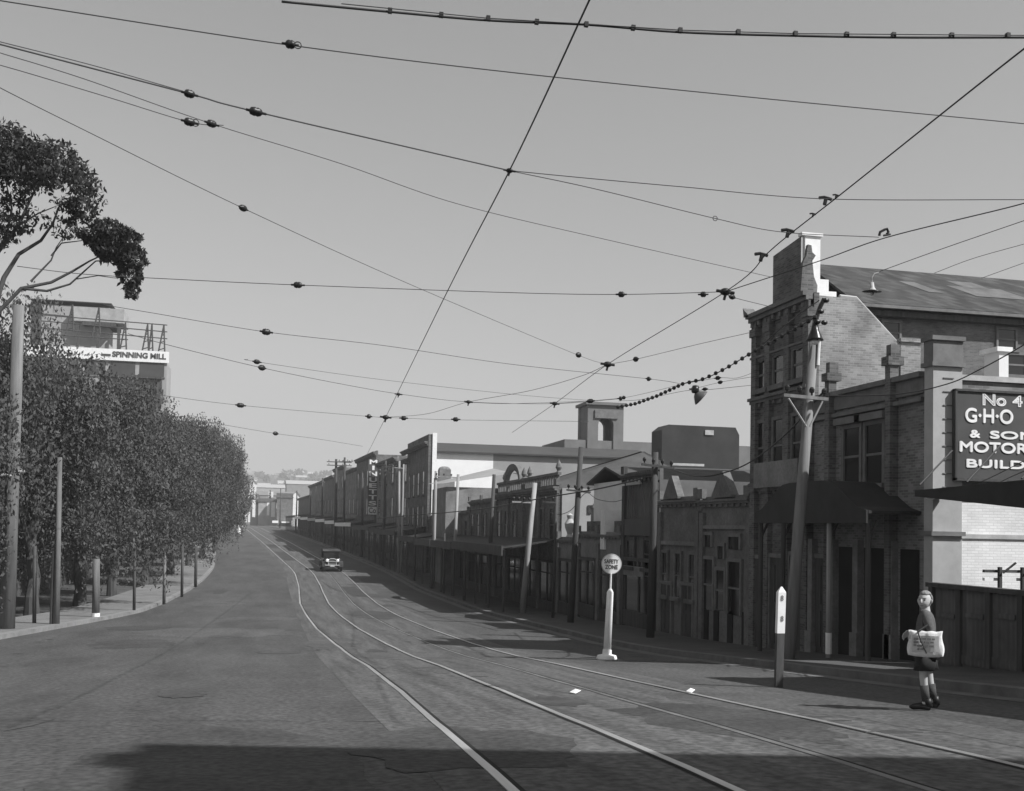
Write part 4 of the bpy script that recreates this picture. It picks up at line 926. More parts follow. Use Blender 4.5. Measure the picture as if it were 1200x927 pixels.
plpole('telegraph_pole', 'tall pole behind the one with two long crossarms', 403, 637, 404, 536, 9.5, .15, pole_d, [(396, 541, 414, 541)])
for i, (x, yb_, yt_) in enumerate(((486, 678, 600), (520, 700, 625), (544, 704, 640), (424, 646, 560), (363, 628, 575), (377, 631, 560), (347, 622, 575), (328, 618, 572))):
    plpole('street_post', 'thin dark post on the right footpath, '+['near the long warehouse veranda', 'below the round-topped chimney', 'just left of the slim timber pole', 'under the vertical lettered sign', 'at the white parapet ledge', 'beside the farthest verandas', 'by the pale end wall', 'at the end of the street'][i], x, yb_, x+1, yt_, 9.5, .07 if i < 3 else .14, pole_d)
L1 = plpole('telegraph_pole', 'stout sunlit timber pole at the left edge in front of the trees', 8, 742, 22, 358, None, .215, pole_w)
b_ = L1.location; MB().tube([onY(-6, 560, b_.y-.3), onY(4, 556, b_.y-.3), onY(14, 558, b_.y-.3)], .035, 6).tube([onY(22, 553, b_.y-.3), onY(29, 552, b_.y-.3)], .035, 6).build('step_iron', stone_l, L1)
plpole('telegraph_pole', 'thin timber pole among the foliage, second from the left edge', 66, 736, 70, 536, None, .10, pole_w)
MBp = ground(60, 736); lsp = thing('dark_post', MBp, 'dark narrow post standing against the thin timber pole', 'post'); MB().tube([MBp, MBp+Vector((0, 0, 2.4))], .06, 8).build('shaft', timber, lsp)
for i, (x, y, yt, r, m, lab) in enumerate(((112, 727, 655, .13, pole_w, 'thick short pale post between the footpath trees'), (157, 719, 640, .06, timber, 'thin dark footpath post beyond the thick pale post'),
        (192, 711, 650, .07, pole_w, 'pale footpath post under hanging foliage'), (213, 702, 640, .07, timber, 'dark footpath post where the kerb bends'), (229, 690, 640, .09, timber, 'farthest footpath post before the kerb bend'), (40, 735, 640, .06, timber, 'thin iron post between the stout pole and the thin pole'))):
    p = ground(x, y); p.z = gz(p.y)+.1; o = thing('footpath_post', p, lab, 'post'); t = onY(x+1, yt, p.y)
    MB().tube([p, t], [r, r*.9], 10).build('shaft', m, o, smooth=True)
    if i == 0: MB().tube([p+Vector((0, 0, .02)), p+Vector((0, 0, .16))], r*1.05, 10).build('white_base', whitep, o)
p = ground(280, 626); o = thing('white_signal_post', p, 'tiny white post with signboard at the far left kerb by the trees', 'post')
MB().tube([p, onY(280, 617, p.y)], .28, 8).build('shaft', whitep, o); a, c = onY(275, 615, p.y), onY(284, 617.5, p.y); MB().box(a.x, c.x, p.y-.1, p.y+.1, c.z, a.z).build('board', whitep, o)

# ================================================================== overhead wires
ZW = 5.4
def node(q, z=None):
    if len(q) == 3: return onZ(q[0], q[1], q[2])
    if len(q) == 4: return onY(q[0], q[1], q[3])
    return onZ(q[0], q[1], ZW)
def wire(name, label, pts, r=.008, balls=(), rings=(), grp=None, m=wire_m, samples=10, cat='wire', zs=None):
    W_ = [node(p) for p in pts]
    o = MB()
    # Catmull-Rom through the nodes
    path = []
    Q = [W_[0]*2-W_[1]]+W_+[W_[-1]*2-W_[-2]]
    for i in range(1, len(Q)-2):
        for k in range(samples if len(W_) > 2 else 1):
            t = k/(samples if len(W_) > 2 else 1); a, b, c, d = Q[i-1], Q[i], Q[i+1], Q[i+2]
            path.append(.5*((2*b)+(c-a)*t+(2*a-5*b+4*c-d)*t*t+(3*b-a-3*c+d)*t**3))
    path.append(W_[-1])
    w = thing(name, W_[0], label, cat, grp)
    o.tube(path, r*.82, 5).build('strand', m, w, smooth=True)
    for (x, y, rp) in balls:
        c = node((x, y)); rr = rp*c.y/1250*.95; jj = min(range(len(path)), key=lambda q: (path[q]-c).length); dv = (path[min(jj+1, len(path)-1)]-path[max(jj-1, 0)]).normalized(); v1 = 1+.25*math.sin(x*1.7)
        iv = lathe_ax(c-dv*rr*1.9*v1, dv, [(0, 0), (rr*.28, .05*rr), (rr*.3, rr*.8), (rr*.8, rr*1.1), (rr, rr*1.6*v1), (rr*.86, rr*1.9*v1), (rr, rr*2.2*v1), (rr*.75, rr*2.8*v1), (rr*.3, rr*3.1*v1), (rr*.28, rr*3.8*v1), (0, rr*3.85*v1)], 12); iv.build('insulator', insul, w, smooth=True)
    for (x, y, rp) in rings:
        c = node((x, y)); rr = rp*c.y/1250; ring = [c+Vector((rr*math.cos(2*math.pi*k/12), 0, rr*math.sin(2*math.pi*k/12))) for k in range(13)]
        MB().tube(ring, .005, 5).build('shackle', wire_m, w)
    return w
wire('span_wire', 'thin span wire crossing high over the whole street with one insulator at upper left', [(-40, -6), (40, 7), (340, 53), (600, 85), (900, 116), (1190, 144), (1260, 152)], .006, [(340, 52, 5.5)], [(349, 53, 4)])
tw_ = wire('feeder_cable', 'heavy clipped twin cable along the top right of the sky', [(330, 2), (457, 14), (572, 24), (687, 29), (800, 38), (932, 42), (1050, 44), (1181, 44), (1270, 44)], .012)
for dz in (1,):
    W2 = [onZ(x, y-2.6, ZW) for x, y in ((400, 7), (572, 24), (800, 38), (932, 42), (1181, 44), (1270, 44))]
    MB().tube(W2, .004, 5).build('bearer_strand', wire_m, tw_)
for (x, y) in ((457, 14), (517, 19), (572, 23), (629, 27), (687, 30), (742, 34), (797, 37), (865, 39), (932, 41), (992, 42), (1047, 42.5), (1115, 43), (1181, 43)):
    c = onZ(x, y-1, ZW); MB().box(c.x-.015, c.x+.015, c.y-.015, c.y+.015, c.z-.015, c.z+.02).build('clip', insul, tw_)
wire('span_wire', 'heavy span wire from upper left down to the hub on the steep trolley wire', [(-60, 36), (0, 52), (222, 110), (300, 131), (597, 200)], .009, [(222, 110, 5), (300, 131, 5.5)])
wire('span_wire', 'thin strand running close above the heavy span wire at upper left', [(-60, 34), (0, 49), (110, 77), (215, 107)], .005)
wire('span_wire', 'span wire from the hub nearly level to the right edge', [(597, 200), (700, 210), (800, 219), (965, 233), (1190, 234), (1260, 234)], .006)
wire('span_wire', 'span wire from the hub sloping to the hooked fitting at the right', [(597, 200), (700, 222), (838, 256), (917, 272), (1030, 278)], .006, [], [(838, 256, 3)])
wire('span_wire', 'long thin span wire with paired insulators, second down on the left', [(-60, 44), (0, 62), (100, 93), (248, 145), (400, 192), (540, 240), (720, 283), (905, 325)], .005, [(248, 145, 4.5)])
wire('span_wire', 'faint short strand ending at a shackled insulator at upper left', [(-40, 66), (20, 82), (130, 115), (222, 143), (262, 147)], .005, [(222, 143, 5)], [(229, 144, 4)])
wire('pull_off_wire', 'thin wire sloping steeply from the left edge to the lower trolley junction', [(-50, 76), (10, 108), (100, 153), (285, 244), (480, 333), (677, 416), (712, 427)], .005, [(285, 244, 4), (678, 416, 3.5)])
wire('trolley_wire', 'steep trolley wire running from top centre down to the far dark tower shop', [(700, -22), (686, 10), (597, 200), (520, 350), (452, 489), (430, 533)], .0095)
wire('trolley_wire', 'trolley wire from the right edge down across the junctions to the white warehouse wall', [(1260, 15), (1190, 65), (985, 228), (925, 275), (898, 298), (850, 342), (712, 427), (650, 473), (600, 507)], .0095)
wire('trolley_wire', 'trolley wire curving in from the right edge below the hooked fitting', [(1260, 219), (1190, 241), (1040, 278), (960, 306), (850, 342)], .009)
wire('span_wire', 'level span wire crossing mid sky with insulators at both sides', [(20, 312), (95, 321), (200, 327), (349, 334), (600, 343), (728, 345), (850, 342)], .007, [(349, 334, 4), (728, 345, 4), (824, 345, 4)])
wire('span_wire', 'short wire right of the crowded junction to the tall building', [(850, 342), (858, 348), (905, 360)], .006, [(858, 348, 3.5)])
wire('span_wire', 'thin span wire with one insulator from the left trees to the centre right', [(120, 357), (180, 367), (312, 389), (450, 405), (600, 427), (760, 444), (800, 450)], .007, [(312, 389, 4), (760, 444, 3)])
wire('span_wire', 'thin wire with insulator below the level span wire, sloping to the lower junctions', [(150, 391), (200, 405), (307, 431), (400, 450), (470, 462), (549, 471), (650, 473), (730, 467)], .008, [(307, 431, 3.5)])
wire('span_wire', 'faint strand just above the sloping wire with the small insulator', [(290, 421), (301, 424), (440, 444), (600, 462), (700, 470)], .006, [(301, 424, 3)])
wire('span_wire', 'lowest long span wire crossing to the trolley junction at centre', [(180, 462), (282, 475), (432, 488), (452, 489), (473, 490), (533, 492), (690, 494)], .008, [(282, 475, 3), (432, 488, 3), (473, 490, 3), (534, 491.5, 3)])
wire('pull_off_wire', 'curved branch wire joining the centre junction to the right-hand trolley wire', [(452, 489), (500, 485), (549, 471), (620, 458), (680, 441), (712, 427)], .008)
wire('pull_off_wire', 'short wire from the right-hand junction to the tall dark building', [(712, 427), (745, 421), (820, 403), (887, 388)], .006, [(745, 421, 3.5)])
wire('span_wire', 'lowest short wire with one tiny insulator above the distant hills', [(240, 494), (323, 508), (370, 514), (425, 523)], .009, [(323, 508, 2.5)])
wire('span_wire', 'thin wire from the left row to the centre of the sky over the junctions', [(690, 470), (600, 473), (560, 472), (549, 471)], .006)
for i, (x, y, s) in enumerate(((597, 200, 5), (452, 489, 4.5), (549, 471, 3.5), (467, 462, 3), (650, 473, 4), (712, 427, 6), (850, 342, 8))):
    c = node((x, y)); k = s*c.y/1250; lab = ['at the meeting of the heavy span wire and the steep trolley wire', 'low on the steep trolley wire', 'on the curved branch wire', 'on the steep trolley wire just above the low one', 'lowest on the right-hand trolley wire', 'in the middle of the right-hand trolley wire', 'where the level span wire meets the right-hand trolley wire'][i]
    o = thing('wire_junction', c, 'dark wire clamp '+lab, 'fitting')
    MB().ball(c, k*.75, 1.2, 1, .8).build('hub', insul, o, smooth=True)
    MB().tube([c+Vector((-k*1.5, 0, k*.1)), c+Vector((k*1.5, 0, -k*.1))], k*.25, 6).tube([c+Vector((k*.2, 0, k*.2)), c+Vector((-k*.2, 0, -k*1.3))], k*.22, 6).build('ear', insul, o)
for i, (x, y) in enumerate(((968, 234), (917, 272), (886, 300), (980, 228), (953, 250))):
    c = node((x+7 if i in (1, 2) else x, y+3)); k = (7 if i < 3 else 3.5)*c.y/1250; lab = ['third fitting down on the right-hand trolley wire', 'four-armed fitting beside the raised pediment on the right-hand trolley wire', 'lowest small fitting beside the raised pediment', 'topmost small clip on the right-hand trolley wire', 'small clip above the raised pediment'][i]
    o = thing('wire_fitting', c, 'dark '+lab, 'fitting')
    MB().tube([c+Vector((-k*1.4, 0, k*.7)), c+Vector((-k*.4, 0, k*.9)), c+Vector((k*.7, 0, k*.7)), c+Vector((k*1.1, 0, k*.6))], k*.3, 6).tube([c+Vector((0, 0, k*.7)), c+Vector((-k*.3, 0, -k*.5))], k*.35, 6).build('clamp', insul, o)
c = node((1036, 274)); k = 7*c.y/1250
o = thing('wire_fitting', c, 'dark hooked fitting on the curved trolley wire above the slate roof', 'fitting')
MB().tube([c+Vector((-k, 0, -k*.4)), c+Vector((-k*.8, 0, k*.3)), c+Vector((0, 0, k*.75)), c+Vector((k*.6, 0, k)), c+Vector((k*.9, 0, k*.4)), c+Vector((k*.6, 0, 0))], k*.26, 7).tube([c+Vector((-k*.1, 0, -k*.35)), c+Vector((k*1.3, 0, 0))], k*.2, 7).build('hook', insul, o)
# beaded cable
py = p1b.y-.3
bc = wire('beaded_cable', 'thick beaded cable slung from the tall leaning pole to the arch tower', [(955, 372, 0, py), (930, 386, 0, py+1), (885, 411, 0, py+3), (850, 432, 0, py+4.5), (825, 444, 0, py+5.5), (800, 450, 0, py+6), (770, 464, 0, py+7), (745, 473, 0, py+8), (724, 477, 0, py+9)], .016)
P_ = [(724+ (800-724)*t, float(np.interp(724+76*t, [724, 745, 770, 800], [477, 473, 464, 450]))) for t in [k/15 for k in range(16)]]+[(800+(955-800)*t, float(np.interp(800+155*t, [800, 825, 850, 885, 930, 955], [450, 444, 432, 411, 386, 372]))) for t in [k/20 for k in range(1, 21)]]
for (x, y) in P_:
    Yp = float(np.interp(x, [724, 745, 770, 800, 825, 850, 885, 930, 955], [py+9, py+8, py+7, py+6, py+5.5, py+4.5, py+3, py+1, py])); MB().ball(onY(x, y, Yp), .052, 1, 1, 1, 8, 5).build('bead', insul, bc)
wire('span_wire', 'strand from the arch tower side rising along the beaded cable', [(650, 473), (700, 469), (731, 466), (760, 460), (800, 450)], .006, [(692, 470, 3), (731, 466, 2.5)])
wire('span_wire', 'short insulated strand to the tall dark building, upper of three', [(800, 450), (841, 443), (863, 443), (885, 436)], .006, [(841, 443, 3)])
wire('span_wire', 'short insulated strand to the tall dark building, middle of three', [(812, 456), (844, 448), (885, 441)], .006, [(844, 448, 2.5)])
wire('span_wire', 'short insulated strand beside the hanging lamp, lowest of three', [(725, 470), (752, 468), (803, 458), (826, 457), (885, 451)], .007, [(812, 456, 3.5), (826, 456, 2.5), (727, 467, 3)])
# hanging lamp tilted
c = onZ(815, 455, ZW); k = c.y/1250
hl_ = thing('hanging_lamp', c, 'tilted dark-hooded lamp hanging from the beaded cable', 'lamp')
ax = Vector((.25, 0, -1)).normalized()
lathe_ax(c, Vector((-.05, 0, -1)), [(0, -4*k), (4*k, -3*k), (5*k, 4*k), (4*k, 6*k), (0, 6.5*k)]).build('cap', enam_dark, hl_, smooth=True)
lathe_ax(c+Vector((0, 0, -6*k)), Vector((.75, -.1, -.62)), [(2*k, 0), (5*k, 2*k), (10*k, 8*k), (11*k, 10*k), (9.5*k, 9*k), (0, 5*k)]).build('hood', mat('enamel_grey', .1, .4, .1, 4), hl_, smooth=True)
# suspended conical street lamp before the slate roof
q = onZ(1022, 340, 4.6); k = q.y/1250
cl = thing('conical_street_lamp', q, 'pale conical street lamp with flat dark brim hanging before the slate roof', 'lamp')
lathe_ax(q+Vector((0, 0, 10*k)), Vector((0, 0, -1)), [(0, 0), (2.2*k, 0), (3*k, 6*k), (5*k, 9.5*k), (6*k, 11*k), (0, 11*k)]).build('shade', galv, cl, smooth=True)
lathe_ax(q+Vector((0, 0, -1*k)), Vector((0, .1, -1)), [(0, -.4*k), (12.5*k, .6*k), (12.5*k, 1.3*k), (0, 1.3*k)]).build('brim', enam_dark, cl, smooth=True)
MB().ball(q+Vector((0, 0, -4.5*k)), 2.6*k).build('bulb', mat('bulb_glass', .5, .2, .1, 3), cl, smooth=True)
MB().tube([q+Vector((0, 0, 10*k)), q+Vector((0, 0, 17*k)), q+Vector((3*k, 0, 22*k)), q+Vector((9*k, 0, 24*k))], .6*k, 6).build('stem', galv, cl)
zl = (q+Vector((0, 0, 24*k))).z
wire('lamp_wire', 'thin wire holding the conical street lamp from the right edge', [(1031, 318, zl), (1100, 293, zl), (1190, 262, zl), (1260, 238, zl)], .005)
wire('lamp_wire', 'faint wire near the ridge of the slate roof, upper', [(1095, 320, zl), (1140, 303, zl), (1200, 286, zl)], .004); wire('lamp_wire', 'faint wire near the ridge of the slate roof, lower', [(1150, 326, zl), (1200, 308, zl)], .004)
# service cables along the right side
Q = p1b.y
wire('service_cable', 'dark service cable sagging from the tall leaning pole down to the dark pole', [(968, 455, 0, Q), (925, 505, 0, Q+1.5), (880, 541, 0, Q+3.5), (845, 555, 0, Q+5), (815, 558, 0, Q+6), (785, 549, 0, 30)], .02)
wire('service_cable', 'dark service cable sagging from the leaning pole to the right edge over the wall sign', [(967, 464, 0, Q-.3), (1050, 462, 0, 16.9), (1110, 450, 0, 16.2), (1150, 432, 0, 15.6), (1190, 410, 0, 15), (1230, 385, 0, 14.4)], .013)
wire('service_cable', 'dark service cable running past the arched parapet to the hoarded shop', [(440, 608, 0, 70), (480, 604, 0, 60), (560, 597, 0, 50), (640, 583, 0, 40), (700, 573, 0, 35), (752, 561, 0, 31)], .03)
wire('service_cable', 'thin looping wire before the pale side wall', [(642, 600, 0, 42), (655, 603, 0, 41), (670, 597, 0, 40), (686, 578, 0, 39), (700, 585, 0, 37), (718, 588, 0, 36), (732, 585, 0, 35)], .015)
wire('service_cable', 'cable crossing the dark face of the tall building up to the lamp pole', [(887, 410, 0, 21.8), (915, 385, 0, 21.4), (945, 362, 0, 21), (960, 352, 0, Q)], .014)
wire('service_cable', 'cable slanting across the wall sign toward the awning, nearest the letters', [(1125, 575, 0, 16.5), (1160, 560, 0, 15), (1200, 540, 0, 13.5)], .008)
wire('service_cable', 'cable slanting across the foot of the wall sign, lower', [(1150, 577, 0, 16), (1180, 561, 0, 14.8), (1210, 548, 0, 13.5)], .008)

# ================================================================== safety zone sign, marker post, litter
p = ground(711, 773); sz = thing('safety_zone_sign', p, 'white round safety zone sign on a slim white post in the road', 'sign')
d_ = p.y/1250*1.02; lean = Vector((.021*1.9, 0, 0))
pt = onY(716.5, 661, p.y)
MB().lathe(p, [(0, 0), (.21, 0), (.22, .03), (.2, .09), (.12, .11), (0, .11)], 24).build('base', whitep, sz, smooth=False)
a1 = p+Vector((0, 0, .1)); a2 = onY(711.7, 760, p.y); a3 = onY(715, 694, p.y); a4 = onY(715.3, 690, p.y)
MB().tube([a1, a2-Vector((0, 0, .02))], [.10, .095], 12).build('collar', whitep, sz)
MB().tube([a2-Vector((0, 0, .02)), a3, a4], [.083, .07, .03], 12).build('post', whitep, sz, smooth=True)
MB().tube([a4, onY(716, 672, p.y)], [.022, .022], 8).build('stem', whitep, sz)
nrm = Vector((-.22, -1, 0)).normalized(); ux = Vector((1, -.22, 0)).normalized(); R_ = 11.6*p.y*1.02/1250
dk = MB(); N = 36
for s_, off_ in ((1, 0), (1, .02)):
    for i in range(N): w = 2*math.pi*i/N; v = pt+ux*R_*math.cos(w)+Vector((0, 0, 1))*R_*math.sin(w)-nrm*(.01-off_); dk.v.append(tuple(v))
dk.f = [list(range(N)), list(range(N, 2*N))[::-1]]+[[i, (i+1) % N, N+(i+1) % N, N+i] for i in range(N)]
disc = dk.build('disc', whitep, sz)
rim = [pt+ux*R_*math.cos(2*math.pi*i/N)+Vector((0, 0, 1))*R_*math.sin(2*math.pi*i/N) for i in range(N+1)]
MB().tube(rim, .012, 6).build('rim', stone_l, disc)
def dfr(u, v, d): q = pt+ux*u+Vector((0, 0, v))+nrm*(.0125+d); return tuple(q)
text_mesh('SAFETY', 'lettering', signd, disc, -R_*.74, R_*.06, R_*1.48, R_*.44, dfr, .02, .004)
text_mesh('ZONE', 'lettering', signd, disc, -R_*.66, -R_*.52, R_*1.32, R_*.44, dfr, .02, .004)
mat('post_shade', .085, .9, .4, 6, .3, stretch=(1, 1, .2)); p = ground(912, 806); mk = thing('marker_post', p, 'short square post with white pointed top in front of the tall leaning pole', 'post')  # building shade on the lower post is put into this darker colour
t1 = onY(915.5, 694, p.y); t0 = onY(914, 742, p.y); hw = 5.0*p.y*1.05/1250
def sq(a, b, ra, rb, dep=.6):
    v = []
    for c, r in ((a, ra), (b, rb)): v += [(c.x-r, c.y-r*dep, c.z), (c.x+r, c.y-r*dep, c.z), (c.x+r, c.y+r*dep, c.z), (c.x-r, c.y+r*dep, c.z)]
    return MB().mesh(v, [(0, 3, 2, 1), (4, 5, 6, 7), (0, 1, 5, 4), (1, 2, 6, 5), (2, 3, 7, 6), (3, 0, 4, 7)])
sq(p-Vector((0, 0, .1)), t0-Vector((0, 0, .002)), hw*.92, hw*.96).build('lower_post', MATS['post_shade'], mk)
up = sq(t0, t1, hw, hw).build('white_top', whitep, mk); sq(t1+Vector((0, 0, .001)), onY(915.8, 687.5, p.y), hw, hw*.15).build('point', whitep, up)
for (y, h) in ((697, 7), (721, 7)):
    c = onY(915, y+h, p.y); text_mesh('8', 'figure', render_g, up, c.x-.022, c.z, .044, h*p.y/1250, lambda u, v, d: (u, p.y-hw*.6-.003-d, v), .02, .003)
rnd = random.Random(3)
for i, (x, y, w) in enumerate(((674, 813.5, .075), (809, 812.5, .06))):
    c = ground(x, y); o = MB().mesh([(c.x-w, c.y, c.z+.03), (c.x-w*.2, c.y-.07, c.z+.02), (c.x+w, c.y-.02, c.z+.05), (c.x+w*.3, c.y+.1, c.z+.03), (c.x, c.y, c.z+.07)], [(0, 1, 4), (1, 2, 4), (2, 3, 4), (3, 0, 4)]).build('paper_scrap', whitep, None, loc=c)
    tag(o, ['crumpled white paper scrap on the tram tracks, left of the two', 'small white paper scrap on the road, right of the two'][i], 'litter')
for i, (x, y, w) in enumerate(((960, 842, .22), (985, 846, .14), (1045, 860, .3), (560, 794, .2))):
    c = ground(x, y); mb = MB(); n_ = 9
    mb.poly([(c.x+w*math.cos(2*math.pi*k/n_)*rnd.uniform(.6, 1.1), c.y+w*.5*math.sin(2*math.pi*k/n_)*rnd.uniform(.6, 1.1), gz(c.y)+.0095) for k in range(n_)])
    tag(mb.build('road_patch', asphalt_patch), kind='structure')
# ================================================================== car
cp = ground(388, 669); cz = gz(cp.y)
car = thing('vintage_car', (cp.x, cp.y, cz), 'dark vintage motor car with bright headlamps driving up the tram tracks', 'car')
def C(x, y, z): return (cp.x+x, cp.y+y, cz+z)
carp = mat('car_enamel', .035, .25, .1, 2, spec=.6); chrome = mat('nickel', .8, .25, .05, 3, metal=.6); rub = mat('tyre_rubber', .03, .9, .2, 4); hood_m = mat('car_hood_canvas', .06, .9, .2, 3)
def ext_profile(pts, x0, x1, taper=0): return MB().extr([(cp.y+a, cz+b) for a, b in pts], 'x', cp.x+x0, cp.x+x1)
ext_profile([(-.5, .35), (-.5, .95), (.2, 1.0), (2.3, .95), (2.35, .4)], -.68, .68).build('body', carp, car, bevel=.06)
v = [C(-.33, -1.5, .42), C(.33, -1.5, .42), C(.62, -.5, .42), C(-.62, -.5, .42), C(-.3, -1.5, .95), C(.3, -1.5, .95), C(.55, -.5, 1.0), C(-.55, -.5, 1.0)]
MB().mesh(v, [(0, 3, 2, 1), (4, 5, 6, 7), (0, 1, 5, 4), (1, 2, 6, 5), (2, 3, 7, 6), (3, 0, 4, 7)]).build('bonnet', carp, car, bevel=.05)
MB().mesh([C(-.3, -1.56, .42), C(.3, -1.56, .42), C(.3, -1.51, .42), C(-.3, -1.51, .42), C(-.27, -1.56, .97), C(.27, -1.56, .97), C(.27, -1.51, .97), C(-.27, -1.51, .97)], [(0, 3, 2, 1), (4, 5, 6, 7), (0, 1, 5, 4), (1, 2, 6, 5), (2, 3, 7, 6), (3, 0, 4, 7)]).build('radiator', mat('radiator_core', .1, .5, .2, 20), car)
rs = [C(-.3, -1.58, .45), C(-.3, -1.58, .9), C(-.15, -1.58, .99), C(.15, -1.58, .99), C(.3, -1.58, .9), C(.3, -1.58, .45)]
MB().tube(rs, .035, 6).build('radiator_shell', chrome, car)
ext_profile([(-.45, 1.5), (-.5, 1.55), (0, 1.66), (1.2, 1.7), (2.2, 1.62), (2.3, 1.5), (2.28, .96), (2.2, .96), (2.2, 1.48), (0, 1.5)], -.68, .68).build('hood', hood_m, car)
MB().tube([C(-.6, -.45, .98), C(-.62, -.42, 1.5), C(.62, -.42, 1.5), C(.6, -.45, .98), C(-.6, -.45, .98)], .025, 6).build('windscreen_frame', carp, car)
MB().mesh([C(-.58, -.44, 1.0), C(.58, -.44, 1.0), C(.58, -.43, 1.48), C(-.58, -.43, 1.48)], [(0, 1, 2, 3)]).build('windscreen', glass, car)
for s in (-1, 1):
    lp = lathe_ax(Vector(C(s*.4, -1.62, .86)), Vector((0, 1, 0)), [(0, -.0), (.12, .0), (.13, .03), (.1, .14), (0, .2)]).build('headlight', chrome, car, smooth=True)
    lathe_ax(Vector(C(s*.4, -1.63, .86)), Vector((0, 1, 0)), [(0, -.02), (.105, 0)]).build('lens', whitep, lp)
    fn = []
    for k in range(9): t = math.pi*k/8; fn.append((-1.15-.5*math.cos(t), .38+.42*math.sin(t)))
    MB().extr([(cp.y+a, cz+b) for a, b in fn]+[(cp.y+a*.97-.02, cz+b-.05) for a, b in fn[::-1]], 'x', cp.x+s*.62-.15, cp.x+s*.62+.22*(s > 0)+.15*(s < 0)-.0).build('mudguard', carp, car)
    fn = [(a+2.9, b) for a, b in fn]
    MB().extr([(cp.y+a, cz+b) for a, b in fn]+[(cp.y+a*.99-.01, cz+b-.05) for a, b in fn[::-1]], 'x', cp.x+s*.7-.16, cp.x+s*.7+.16).build('mudguard', carp, car)
    MB().box(cp.x+s*.75-.14, cp.x+s*.75+.14, cp.y-.7, cp.y+1.3, cz+.3, cz+.34).build('running_board', carp, car)
    for yy in (-1.15, 1.75):
        wl = lathe_ax(Vector(C(s*.7-.09, yy, .38)), Vector((1, 0, 0)), [(.24, 0), (.36, .0), (.385, .04), (.385, .13), (.36, .17), (.24, .17)], 24).build('wheel', rub, car, smooth=False)
        lathe_ax(Vector(C(s*.7-.07, yy, .38)), Vector((1, 0, 0)), [(0, 0), (.24, .02), (.24, .12), (0, .15)], 20).build('rim', chrome, wl)
MB().tube([C(-.55, -1.72, .5), C(.55, -1.72, .5)], .035, 6).build('bumper', chrome, car); MB().tube([C(-.42, -1.6, .78), C(.42, -1.6, .78)], .02, 6).build('lamp_bar', chrome, car)
MB().box(cp.x-.16, cp.x+.16, cp.y-1.76, cp.y-1.74, cz+.38, cz+.48).build('number_plate', stone_l, car)

# ================================================================== newspaper boy
bp_ = ground(1085, 833); bz = gz(bp_.y)+.012
BS = 1.0
def skin(name, V, E, Rr, m, parent, sub=2, root=0):
    me = bpy.data.meshes.new(name); bm = bmesh.new(); ly = bm.verts.layers.skin.verify(); vs = [bm.verts.new(v) for v in V]
    for a, b in E: bm.edges.new((vs[a], vs[b]))
    for i, v_ in enumerate(vs):
        r = Rr[i]; v_[ly].radius = (r, r) if not isinstance(r, tuple) else r; v_[ly].use_root = (i == root)
    bm.to_mesh(me); bm.free()
    o = bpy.data.objects.new('tmp_skin', me); S.collection.objects.link(o)
    sk = o.modifiers.new('s', 'SKIN'); sk.use_smooth_shade = True
    sb = o.modifiers.new('b', 'SUBSURF'); sb.levels = sub; sb.render_levels = sub
    dg = bpy.context.evaluated_depsgraph_get(); dg.update(); m2 = bpy.data.meshes.new_from_object(o.evaluated_get(dg)); m2.name = name
    bpy.data.objects.remove(o)
    for p_ in m2.polygons: p_.use_smooth = True
    m2.materials.clear(); m2.materials.append(m)
    ob = bpy.data.objects.new(name, m2); S.collection.objects.link(ob); ob.parent = parent; ORG[ob.name] = ORG[parent.name]; return ob
skinm = mat('skin', .46, .6, .06, 6); jumper = mat('wool_jumper', .1, .95, .2, 30, .2); shortm = mat('dark_shorts', .035, .9, .2, 12); sockm = mat('grey_socks', .07, .95, .15, 20); shoe = mat('black_shoes', .02, .45, .2, 6); hairm = mat('hair', .2, .7, .4, 40, .3)
boy = thing('person', (bp_.x, bp_.y, bz), 'boy in jumper and shorts crossing the road with newspapers under his arm, looking back', 'person')
# local axes: f = walking direction (-x), n = side nearest the camera (-y)
FD, ND = Vector((-.84, .54, 0)), Vector((-.54, -.84, 0))
def B(f, n, z): return (FD.x*f+ND.x*n, FD.y*f+ND.y*n, z)
def D(f, n, z): return FD*f+ND*n+Vector((0, 0, z))
V = [B(0, 0, .66), B(0, 0, .78), B(.01, 0, .93), B(.0, 0, 1.035), B(.005, 0, 1.075), B(.01, .0, 1.15), B(.012, .0, 1.22),     # 0 pelvis,1 waist,2 chest,3 base neck,4 neck,5 head,6 crown
     B(0, .075, .62), B(.03, .075, .36), B(.0, .07, .10), B(.035, .07, .035), B(.13, .075, .03),             # near leg
     B(0, -.075, .62), B(-.03, -.075, .36), B(-.075, -.07, .11), B(-.045, -.07, .04), B(.05, -.075, .03),     # far leg
     B(0, .115, 1.01), B(-.055, .165, .83), B(.08, .215, .80),                                                   # near arm shoulder elbow wrist
     B(0, -.115, 1.01), B(.02, -.18, .84), B(.15, -.13, .80)]
E_ = [(0, 1), (1, 2), (2, 3), (3, 4), (4, 5), (5, 6), (0, 7), (7, 8), (8, 9), (9, 10), (10, 11), (0, 12), (12, 13), (13, 14), (14, 15), (15, 16), (3, 17), (17, 18), (18, 19), (3, 20), (20, 21), (21, 22)]
Rr = [.09, .085, .09, .05, .04, .045, .035, .072, .046, .032, .035, .028, .072, .046, .032, .035, .028, .045, .034, .024, .045, .034, .024]
skin('body', V, E_, Rr, skinm, boy)
